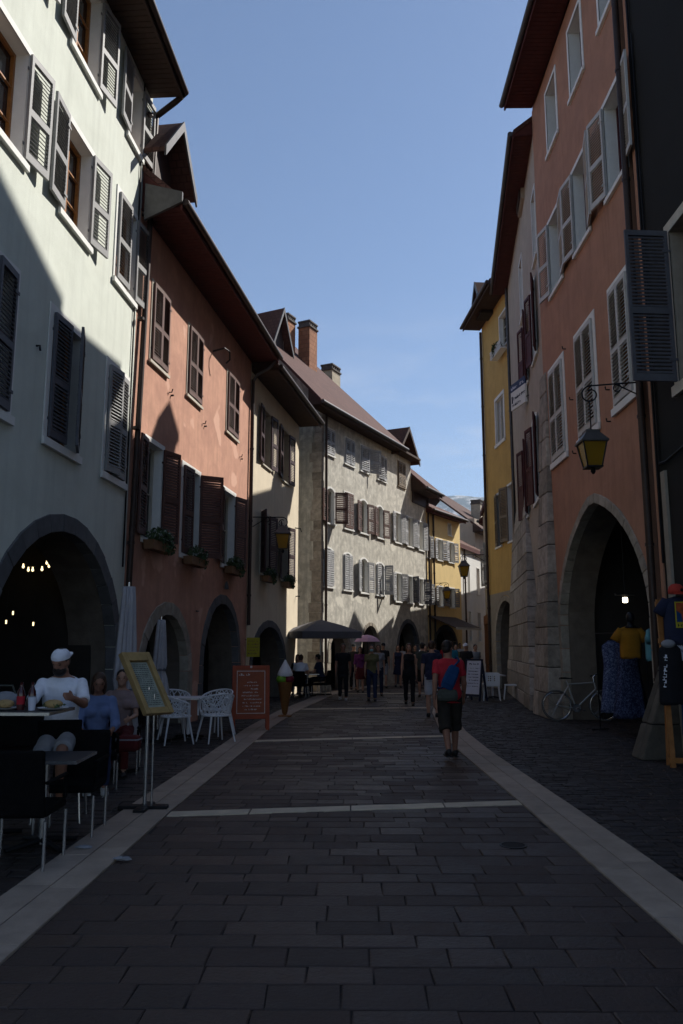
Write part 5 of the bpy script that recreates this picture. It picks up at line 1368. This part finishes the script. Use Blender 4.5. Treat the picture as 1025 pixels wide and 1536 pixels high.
    b.build('lettering', M['f_navy'], t, (0, -.15, 0)); b = MB(); b.box(-.32, -.27, -.02, .02, 0, 1.25, Matrix.Rotation(R(9), 4, 'X')).box(.27, .32, -.02, .02, 0, 1.25, Matrix.Rotation(R(9), 4, 'X')); b.build('rear_frame', M['f_navy'], t, (0, .2, 0))
    plastic_chair('white plastic chair with a pierced back nearest the right kerb', 4.32, 24.9, R(-8))
    plastic_chair('white plastic chair tucked at the wall behind the pierced one', 5.05, 25.4, R(80))
    plastic_chair('white plastic chair beside the menu board, seen edge on', 4.05, 25.9, R(-85))
    square_table('white table between the plastic chairs', 4.5, 25.75, R(4), .7, .7, .73, 'white', legm='white')
    # ------------------------------------------------ bicycle
    t = thing('bicycle', 'pale grey bicycle leaning in the mouth of the terracotta arch', 'bicycle', (4.58, 18.1, 0), R(0))
    lean = Matrix.Rotation(R(-7), 4, 'X'); fr = mat('pale bicycle paint', (.36, .36, .36), .35, .05, 6, metal=.3)
    def tb(b, pts, r, n=8): b.tube([lean @ Vector(p) for p in pts], r, n)
    for wx in (0, 1.04):
        w = MB(); w.tube([lean @ V3(wx + .325 * math.cos(a), 0, .34 + .325 * math.sin(a)) for a in [q * 2 * PI / 36 for q in range(36)]], .017, 8, closed=True)
        wo = w.build('wheel', mat('tyre with pale wall', (.10, .095, .09), .8, .1, 9), t, smooth=1.0)
        w = MB(); w.tube([lean @ V3(wx + .30 * math.cos(a), 0, .34 + .30 * math.sin(a)) for a in [q * 2 * PI / 36 for q in range(36)]], .010, 6, closed=True); w.build('rim', M['chrome'], wo, smooth=1.0)
        w = MB()
        for q in range(18):
            a = q * 2 * PI / 18; tb(w, [(wx + .02 * math.cos(a + 1.2), .02 * (-1) ** q, .34 + .02 * math.sin(a + 1.2)), (wx + .3 * math.cos(a), 0, .34 + .3 * math.sin(a))], .0022, 4)
        tb(w, [(wx, -.05, .34), (wx, .05, .34)], .02); w.build('spokes', M['chrome'], wo)
    b = MB(); bb, st, hd, hb = (.42, 0, .28), (.27, 0, .80), (.86, 0, .84), (.89, 0, .70)
    tb(b, [st, hd], .017); tb(b, [bb, hb], .019); tb(b, [bb, st, (.245, 0, .88)], .017); tb(b, [hd, hb], .021)
    for y in (-.04, .04): tb(b, [(0, y, .34), (.4, y * .6, .28)], .011); tb(b, [(0, y, .34), (.28, y * .5, .76)], .010); tb(b, [(.9, y, .66), (1.0, y, .45), (1.04, y, .34)], .012)
    b.build('frame', fr, t, smooth=1.0)
    b = MB(); tb(b, [hd, (.85, 0, .96), (.9, 0, 1.0)], .015); tb(b, [(.86, -.29, 1.0), (.92, -.1, 1.0), (.92, .1, 1.0), (.86, .29, 1.0)], .013); b.build('handlebar', M['chrome'], t, smooth=1.0)
    for y in (-.25, .25): b = MB(); tb(b, [(.868, y - .06, 1.0), (.868, y + .06, 1.0)], .019); b.build('grip', M['iron'], t)
    b = MB(); b.add([lean @ V3(x, y, z) for x, y, z in ((.11, -.08, .91), (.11, .08, .91), (.22, .06, .92), (.39, .02, .915), (.39, -.02, .915), (.22, -.06, .92), (.11, -.08, .95), (.11, .08, .95), (.22, .06, .95), (.39, .02, .93), (.39, -.02, .93), (.22, -.06, .95))], [(5, 4, 3, 2, 1, 0), (6, 7, 8, 9, 10, 11)] + [(i, (i + 1) % 6, (i + 1) % 6 + 6, i + 6) for i in range(6)]); b.build('saddle', M['iron'], t, bevel=.012)
    b = MB(); b.lathe([(.09, -.004), (.09, .004)], 24, (0, 0, 0), lean @ Matrix.Translation((.42, -.06, .28)) @ Matrix.Rotation(PI / 2, 4, 'X')); tb(b, [(.42, -.08, .28), (.56, -.08, .22)], .011); tb(b, [(.42, .08, .28), (.28, .08, .34)], .011); tb(b, [(.52, -.13, .22), (.60, -.07, .22)], .013); b.build('crankset', M['chrome'], t)
    b = MB(); tb(b, [(.02, -.06, .37), (.42, -.06, .365)], .004, 4); tb(b, [(.02, -.06, .31), (.42, -.06, .195)], .004, 4); b.build('chain', M['iron'], t)
    # ------------------------------------------------ clothes for sale
    gc = 'clothes hung out for sale'
    def hung(name, label, cat, x, y, z, m, rz=0, hook=True, **kw):
        t = thing(name, label, cat, (x, y, z), rz, gc)
        b = MB(); garment(b, rnd=rnd, **kw); b.build('fabric', M[m], t, smooth=PI)
        if hook:
            b = MB(); b.tube([(-kw['w'] * .36, 0, -.05), (0, 0, .03), (kw['w'] * .36, 0, -.05)], .008, 6); b.tube([(0, 0, .03), (0, 0, .07), (.02, 0, .1), (0, 0, .12)], .005, 6); b.build('hanger', M['iron'], t)
        return t
    hung('dress', 'pale blue patterned long dress on the rail, left of the darker one', 'dress', 5.10, 15.75, 1.74, 'bluePrint2', R(12), w=.46, h=1.35, dep=.10, flare=1.2, slim=.82, fold=.24)
    hung('dress', 'dark navy patterned long dress on the rail in front of the arch', 'dress', 5.24, 15.3, 1.78, 'bluePrint', R(8), w=.50, h=1.46, dep=.11, flare=1.25, slim=.8, fold=.24)
    hung('dress', 'navy patterned dress hanging behind the dark one, partly hidden', 'dress', 5.36, 15.6, 1.3, 'stripes', R(20), w=.36, h=.9, dep=.1, flare=1.1, slim=.85)
    t = thing('clothes_rail', 'black metal clothes rail standing under the terracotta arch', 'rail', (5.2, 15.6, 0), R(-60))
    for x in (-.6, .6): b = MB(); b.tube([(x, 0, .03), (x, 0, 1.88)], .014, 8); b.build('upright', M['iron'], t); b = MB(); b.tube([(x, -.22, .03), (x, .22, .03)], .014, 8); b.build('foot', M['iron'], t)
    b = MB(); b.tube([(-.6, 0, 1.88), (.6, 0, 1.88)], .014, 8); b.build('crossbar', M['iron'], t)
    hung('tshirt', 'mustard yellow t-shirt hung above the patterned dresses', 't-shirt', 5.02, 14.5, 1.98, 'f_mustard', R(-8), w=.42, h=.55, dep=.11, flare=.86, slim=.86, sleeve=.2)
    hung('tshirt', 'light teal t-shirt hung beside the mustard one', 't-shirt', 5.30, 14.25, 1.94, 'f_sky', R(60), w=.40, h=.55, dep=.1, flare=.86, slim=.86, sleeve=.18)
    t = thing('mannequin_head', 'black mannequin bust above the mustard t-shirt', 'mannequin', (5.05, 14.52, 1.98)); b = MB(); b.ell((0, 0, .16), (.075, .09, .11)); b.lathe([(.14, -.02), (.055, .03), (.05, .08)], 14); b.build('bust', M['iron'], t, smooth=PI)
    t = thing('display_stand', 'orange wooden easel stand carrying the clothes at the right edge', 'stand', (4.50, 11.5, 0), R(-6))
    for x in (-.1, .42): b = MB(); b.add([(x + q, y, z) for z, y0 in ((0, -.16), (2.3, .05)) for y in (y0, y0 + .045) for q in (0, .07)], [(0, 2, 3, 1), (4, 5, 7, 6), (0, 1, 5, 4), (2, 6, 7, 3), (0, 4, 6, 2), (1, 3, 7, 5)]); b.build('leg', M['wood'], t)
    for z in (.06, .95, 1.68, 2.2): b = MB(); b.box(-.12, .52, -.17 + z * .08, -.12 + z * .08, z, z + .07); b.build('crossbar', M['wood'], t)
    b = MB(); b.tube([(-.06, .1, 0), (.0, .1, 2.2)], .03, 8); b.build('prop', M['wood'], t)
    t = hung('tshirt', 'dark navy t-shirt with an orange and blue picture print', 't-shirt', 4.66, 11.32, 2.33, 'f_navy', R(-3), w=.52, h=.66, dep=.09, flare=.95, slim=.95, sleeve=.2, hook=False)
    b = MB(); b.box(-.125, .125, -.112, -.104, -.44, -.08); b.build('print_border', M['signyellow'], t)
    b = MB(); b.box(-.11, .11, -.1155, -.1125, -.36, -.095); b.build('print', mat('orange print', (.34, .07, .02), .8, .5, 12), t)
    b = MB(); b.add([(x, -.1165, z) for x, z in ((-.11, -.36), (-.03, -.36), (-.045, -.25), (-.11, -.2))], [(0, 1, 2, 3)]); b.add([(x, -.1165, z) for x, z in ((.02, -.34), (.08, -.3), (.07, -.16), (.0, -.13), (-.02, -.22))], [(0, 1, 2, 3, 4)]); b.build('print_shape', M['f_royal'], t)
    b = MB(); scribble(b, -.1, .1, -.425, .05, -.1145, rnd); b.build('lettering', M['joint'], t)
    t = thing('baseball_cap', 'red cap with a white price tag on top of the navy t-shirt', 'cap', (4.58, 11.26, 2.36), R(20), gc)
    b = MB(); b.lathe([(.105, 0), (.108, .05), (.095, .1), (.06, .135), (.01, .145)], 18); b.build('crown', M['f_cap'], t, smooth=PI)
    b = MB(); b.loft([[V3(x, y, z) for x, y in ((-.09, -.05), (-.085, -.14), (-.04, -.185), (.04, -.185), (.085, -.14), (.09, -.05))] for z in (-.01, .004)]); b.build('brim', M['f_cap'], t)
    b = MB(); b.box(.0, .10, -.13, -.125, .10, .15, Matrix.Rotation(R(25), 4, 'Y')); b.build('price_tag', M['whitepaper'], t); b = MB(); b.ell((0, -.108, .05), (.025, .008, .025)); b.build('badge', M['iron'], t)
    t = thing('paper_notice', 'white paper notice clipped to the easel below the navy t-shirt', 'notice', (4.70, 11.28, 1.58), R(-3)); b = MB(); b.box(-.20, .20, -.004, .004, -.14, .14); b.build('sheet', M['whitepaper'], t)
    b = MB(); [scribble(b, -.13, .13, .06 - i * .075, .035, -.008, rnd) for i in range(3)]; b.build('lettering', M['f_navy'], t)
    t = hung('dress', 'plain black long top with white lettering down its edge', 'dress', 4.42, 11.22, 1.66, 'f_black', R(-4), w=.30, h=.80, dep=.09, flare=1.15, slim=1.05)
    b = MB(); mm = Matrix.Translation((-.11, -.09, -.62)) @ Matrix.Rotation(R(-84), 4, 'Y') @ Matrix.Rotation(R(0), 4, 'X'); scribble(b, 0, .45, 0, .055, 0, rnd, mm); b.build('lettering', M['f_white'], t)
    b = MB(); b.ell((-.02, -.02, .01), (.1, .07, .06)); b.build('collar', M['f_grey'], t, smooth=PI)
    hung('tshirt', 'lime yellow gathered top at the right edge of the easel', 't-shirt', 4.72, 11.3, 1.32, 'f_lime', R(-5), w=.3, h=.38, dep=.08, flare=1.1, slim=.95)
    hung('tshirt', 'royal blue top hanging low on the easel', 't-shirt', 4.74, 11.34, .92, 'f_royal', R(-5), w=.32, h=.5, dep=.08, flare=1.0, slim=.95)
    # lamp in the arch
    p = on_y(938, 900, 16.6)
    t = thing('hanging_lamp', 'lit white square lamp hanging inside the terracotta arch', 'lamp', p)
    b = MB(); b.box(-.045, .045, -.045, .045, -.055, .055); b.build('bulb', M['lampwhite'], t, bevel=.02); b = MB(); b.tube([(0, 0, .07), (0, 0, 1.7)], .008, 6); b.box(-.2, .2, -.06, .06, .10, .13); b.build('fitting', M['iron'], t)
    # projecting sign on the beige house
    A, B = on_y(790, 600, 22.6), on_y(768, 600, 23.6)
    ax = (A - B); ax.z = 0
    t = thing('hanging_sign', 'blue and white projecting sign on the beige house', 'sign', B, math.atan2(ax.y, ax.x))
    wv = ax.length
    b = MB(); b.box(0, wv, -.03, .03, -.36, .20); b.build('panel', M['trim'], t)
    b = MB(); b.box(-.01, wv + .01, -.035, .035, .201, .44); b.build('band', mat('navy band', (.02, .045, .11), .5, .1, 6), t)
    b = MB(); scribble(b, .06, wv - .06, .26, .11, -.040, rnd); b.build('lettering', M['whitepaper'], t)
    b = MB(); scribble(b, .2, wv - .08, -.08, .12, -.035, rnd); scribble(b, .1, wv - .3, -.27, .09, -.035, rnd); b.box(.06, .15, -.034, -.031, -.16, .06); b.build('lettering', M['f_navy'], t)
    b = MB(); b.tube([(-.02, 0, .46), (wv + .45, .1, .46)], .015, 6); b.tube([(wv, 0, -.2), (wv + .45, .1, -.2)], .012, 6); b.build('bracket', M['iron'], t)
def strip_path(pts, y):
    for (x0, y0), (x1, y1) in zip(pts, pts[1:]):
        if y <= y1 or (x1, y1) == pts[-1]:
            f = (y - y0) / (y1 - y0); return x0 + (x1 - x0) * f
    return pts[-1][0]
LIN = [(-1.85, 0), (-1.83, 5), (-1.80, 8.6), (-1.70, 11.8), (-1.60, 16.5), (-1.36, 20.5), (-.45, 28.5), (1.7, 35), (5.2, 43)]
RIN = [(1.90, 0), (1.86, 5), (1.81, 8.7), (1.72, 12.9), (1.75, 16), (2.05, 20.5), (2.9, 27), (4.3, 33), (8.2, 42)]

def stones(b, xa, xb, y0, y1, rowd, wl, wh, gap=.006, rnd=random, z0=-.03, jz=.004):
    """rows of worn paving stones running across the street; xa/xb give the limits at each y"""
    y = y0
    while y < y1:
        d = rnd.uniform(*rowd)
        a0, c0 = xa(y + d / 2), xb(y + d / 2)
        x = a0 - rnd.uniform(0, wl)
        while x < c0:
            w = rnd.uniform(wl, wh)
            p, q = max(x, a0) + gap, min(x + w, c0) - gap
            x += w
            if q - p < .04: continue
            e = min(.007, (q - p) * .2)
            dz = [rnd.uniform(-jz, jz) for _ in range(4)]; base = rnd.uniform(-jz, jz) * .8
            ya, yb = y + gap + rnd.uniform(0, .004), y + d - gap - rnd.uniform(0, .004)
            sx = rnd.uniform(-.006, .006)
            n = len(b.v)
            b.v += [(p + sx, ya, z0), (q + sx, ya, z0), (q - sx, yb, z0), (p - sx, yb, z0),
                    (p + sx, ya, -e * .7 + base), (q + sx, ya, -e * .7 + base), (q - sx, yb, -e * .7 + base), (p - sx, yb, -e * .7 + base),
                    (p + e, ya + e, base + dz[0]), (q - e, ya + e, base + dz[1]), (q - e, yb - e, base + dz[2]), (p + e, yb - e, base + dz[3])]
            fs = [(8, 9, 10, 11)]
            for i in range(4):
                j = (i + 1) % 4
                fs += [(i, j, j + 4, i + 4), (i + 4, j + 4, j + 8, i + 8)]
            b.f += [tuple(k + n for k in f) for f in fs]; b.m += [0] * len(fs)
        y += d

def ground():
    b = MB(); b.box(-4000, 4000, -200, 5200, -1.0, -.010)
    tag(b.build('ground', M['joint']), kind='structure')
    rnd = random.Random(5)
    L = lambda y: strip_path(LIN, y); Q = lambda y: strip_path(RIN, y)
    b = MB(); stones(b, L, Q, .6, 20, (.16, .32), .26, .56, .0025, rnd, jz=.0025); stones(b, L, Q, 20, 42, (.3, .4), .4, .7, .006, rnd)
    tag(b.build('street', M['paver']), kind='structure')
    b = MB()
    stones(b, lambda y: Q(y) + .5, lambda y: 6.4 + max(0, (y - 19) * .13) if y > 12 else 5.0, 2, 24, (.11, .15), .14, .24, .006, rnd, jz=.005)
    stones(b, lambda y: Q(y) + .5, lambda y: 7.2 + max(0, (y - 28) * .4), 24, 40, (.2, .28), .25, .4, .008, rnd)
    tag(b.build('pavement', M['sett']), kind='structure')
    b = MB()
    stones(b, lambda y: -6.6, lambda y: L(y) - .5, 2, 22, (.13, .19), .18, .32, .006, rnd, jz=.004)
    stones(b, lambda y: -3.5 + max(0, (y - 29) * .4), lambda y: L(y) - .5, 22, 42, (.2, .28), .25, .4, .008, rnd)
    tag(b.build('pavement', M['sett']), kind='structure')
    for side, path in ((-1, LIN), (1, RIN)):
        b = MB()
        for r0, r1 in ((.004, .246), (.254, .496)):
            y = .6 + rnd.uniform(0, .5)
            while y < 41:
                l = rnd.uniform(.7, 1.15); x0, x1 = strip_path(path, y), strip_path(path, y + l)
                A, B = (side * r0, side * r1) if side > 0 else (side * r1, side * r0)
                h = .012 + rnd.uniform(-.0015, .0015)
                b.add([(x0 + A, y + .004, -.03), (x0 + B, y + .004, -.03), (x1 + B, y + l - .004, -.03), (x1 + A, y + l - .004, -.03), (x0 + A, y + .004, h), (x0 + B, y + .004, h), (x1 + B, y + l - .004, h), (x1 + A, y + l - .004, h)],
                      [(3, 2, 1, 0), (4, 5, 6, 7), (0, 1, 5, 4), (1, 2, 6, 5), (2, 3, 7, 6), (3, 0, 4, 7)])
                y += l
        tag(b.build('kerb_strip', M['slab'], bevel=.004), kind='structure')
    for (xa, ya), (xb, yb) in (((-1.80, 8.24), (1.81, 8.86)), ((-1.66, 14.35), (1.74, 15.15)), ((-1.27, 21.4), (2.1, 21.95)), ((-.5, 28.0), (3.0, 28.6)), ((1.2, 34.2), (4.6, 34.8))):
        b = MB(); n = 4; w = .11
        cut = [0, .22, .5, .77, 1]
        for i in range(n):
            f0, f1 = cut[i] + .002, cut[i + 1] - .002
            p0 = (xa + (xb - xa) * f0, ya + (yb - ya) * f0); p1 = (xa + (xb - xa) * f1, ya + (yb - ya) * f1)
            b.add([(p[0], p[1] + s, z) for z in (-.03, .009) for p, s in ((p0, -w), (p1, -w), (p1, w), (p0, w))], [(3, 2, 1, 0), (4, 5, 6, 7), (0, 1, 5, 4), (1, 2, 6, 5), (2, 3, 7, 6), (3, 0, 4, 7)])
        tag(b.build('paving_band', M['band'], bevel=.004), kind='structure')

def manhole():
    p = on_z(770, 1268)
    t = thing('manhole_cover', 'small round iron manhole cover set in the pavers near the right kerb strip', 'manhole cover', (p.x, p.y, 0))
    b = MB(); b.lathe([(.115, -.02), (.115, .005), (.098, .006), (.098, -.02)], 28, cap=False); b.build('rim', M['iron'], t)
    b = MB(); b.lathe([(.096, -.02), (.096, .003), (.0, .003)], 28); b.build('lid', M['joint'], t)

def mountain():
    from mathutils import noise
    b = MB(); nx, ny = 150, 36; D0, D1 = 2300, 3600
    vs = []
    for j in range(ny):
        for i in range(nx):
            x = -2600 + 6200 * i / (nx - 1); y = D0 + (D1 - D0) * j / (ny - 1)
            f = j / (ny - 1)
            crest = 640 + 30 * noise.noise((x * .0011, 3.1, 0)) + 14 * noise.noise((x * .006, 7.7, 0)) + .018 * (x - 600)
            prof = f ** 1.1 if f < .55 else .52 + .48 * min(1, (f - .55) / .3) ** .55
            z = -40 + (crest + 40) * prof + 26 * noise.noise((x * .004, y * .004, 1)) * (1 if f < .8 else .15) + 9 * noise.noise((x * .02, y * .02, 5)) * (1 if f < .8 else .3)
            if j == 0: z = -60
            vs.append((x, y, z))
    fs = [(j * nx + i, j * nx + i + 1, (j + 1) * nx + i + 1, (j + 1) * nx + i) for j in range(ny - 1) for i in range(nx - 1)]
    b.add(vs, fs)
    m, nt, bs = nodes('mountain rock and forest'); L = nt.links.new
    tc = N(nt, 'ShaderNodeTexCoord'); no = N(nt, 'ShaderNodeTexNoise', i_Scale=.016, i_Detail=8, i_Roughness=.68); L(tc.outputs['Object'], no.inputs['Vector'])
    c = mixc(nt, ramp(nt, no.outputs['Fac'], .50, .60), (.10, .115, .085), (.60, .57, .52))
    L(c, bs.inputs['Base Color']); bs.inputs['Roughness'].default_value = 1; bs.inputs['Specular IOR Level'].default_value = 0
    tag(b.build('mountain', m, smooth=PI), kind='structure')

SUN = Vector((1.0, .72, 1.16)).normalized()
def light():
    w = bpy.data.worlds.new('World'); sc.world = w; w.use_nodes = True
    nt = w.node_tree; L = nt.links.new; bg = nt.nodes['Background']
    sky = nt.nodes.new('ShaderNodeTexSky'); sky.sky_type = 'NISHITA'; sky.sun_disc = False
    el = math.asin(SUN.z); az = math.atan2(SUN.x, SUN.y)
    sky.sun_elevation = el; sky.sun_rotation = az; sky.altitude = 450; sky.air_density = 1.0; sky.dust_density = .4; sky.ozone_density = 3.0
    tc = N(nt, 'ShaderNodeTexCoord'); mp = N(nt, 'ShaderNodeMapping'); mp.inputs['Scale'].default_value = (1.6, 1.6, 9); L(tc.outputs['Generated'], mp.inputs['Vector'])
    no = N(nt, 'ShaderNodeTexNoise', i_Scale=1.7, i_Detail=7, i_Roughness=.6, i_Distortion=.4); L(mp.outputs[0], no.inputs['Vector'])
    sp = N(nt, 'ShaderNodeSeparateXYZ'); L(tc.outputs['Generated'], sp.inputs[0])
    lo = N(nt, 'ShaderNodeMapRange'); lo.inputs[1].default_value = .42; lo.inputs[2].default_value = .18; L(sp.outputs[2], lo.inputs[0])
    f = N(nt, 'ShaderNodeMath', operation='MULTIPLY'); L(ramp(nt, no.outputs['Fac'], .44, .7), f.inputs[0]); L(lo.outputs[0], f.inputs[1])
    f2 = N(nt, 'ShaderNodeMath', operation='MULTIPLY'); L(f.outputs[0], f2.inputs[0]); f2.inputs[1].default_value = .7
    L(mixc(nt, f2.outputs[0], sky.outputs[0], (7.2, 7.3, 7.6)), bg.inputs[0]); bg.inputs[1].default_value = .086
    s = bpy.data.lights.new('Sun', 'SUN'); s.energy = 5.0; s.angle = R(.5); s.color = (1, .955, .885)
    o = bpy.data.objects.new('Sun', s); COL.objects.link(o); o.rotation_euler = SUN.to_track_quat('Z', 'Y').to_euler(); o.location = (20, 10, 40)

def camera():
    c = bpy.data.cameras.new('Camera'); c.sensor_fit = 'VERTICAL'; c.sensor_height = 36; c.lens = F / 1536 * 36
    c.clip_end = 20000; c.clip_start = .05
    o = bpy.data.objects.new('Camera', c); COL.objects.link(o); o.location = (0, 0, EYE)
    o.rotation_mode = 'XYZ'; o.rotation_euler = (PI / 2 + PITCH, 0, YAW)
    sc.camera = o
    sc.view_settings.view_transform = 'Standard'; sc.view_settings.look = 'None'; sc.view_settings.gamma = 1; sc.view_settings.exposure = 0.60

def haze():
    b = MB(); b.box(-4100, 4100, -260, 5300, -2.0, 745)
    m = bpy.data.materials.new('haze air'); m.use_nodes = True; nt = m.node_tree
    for n in list(nt.nodes):
        if n.type == 'BSDF_PRINCIPLED': nt.nodes.remove(n)
    v = nt.nodes.new('ShaderNodeVolumePrincipled'); v.inputs['Color'].default_value = (.62, .76, 1, 1); v.inputs['Density'].default_value = .00016; v.inputs['Anisotropy'].default_value = 0
    out = next(n for n in nt.nodes if n.type == 'OUTPUT_MATERIAL'); nt.links.new(v.outputs[0], out.inputs['Volume'])
    tag(b.build('haze', m), kind='stuff')

haze()
people()
hs = left_row(); rs = right_row()
props(hs, rs)
ground(); manhole(); mountain(); light(); camera()
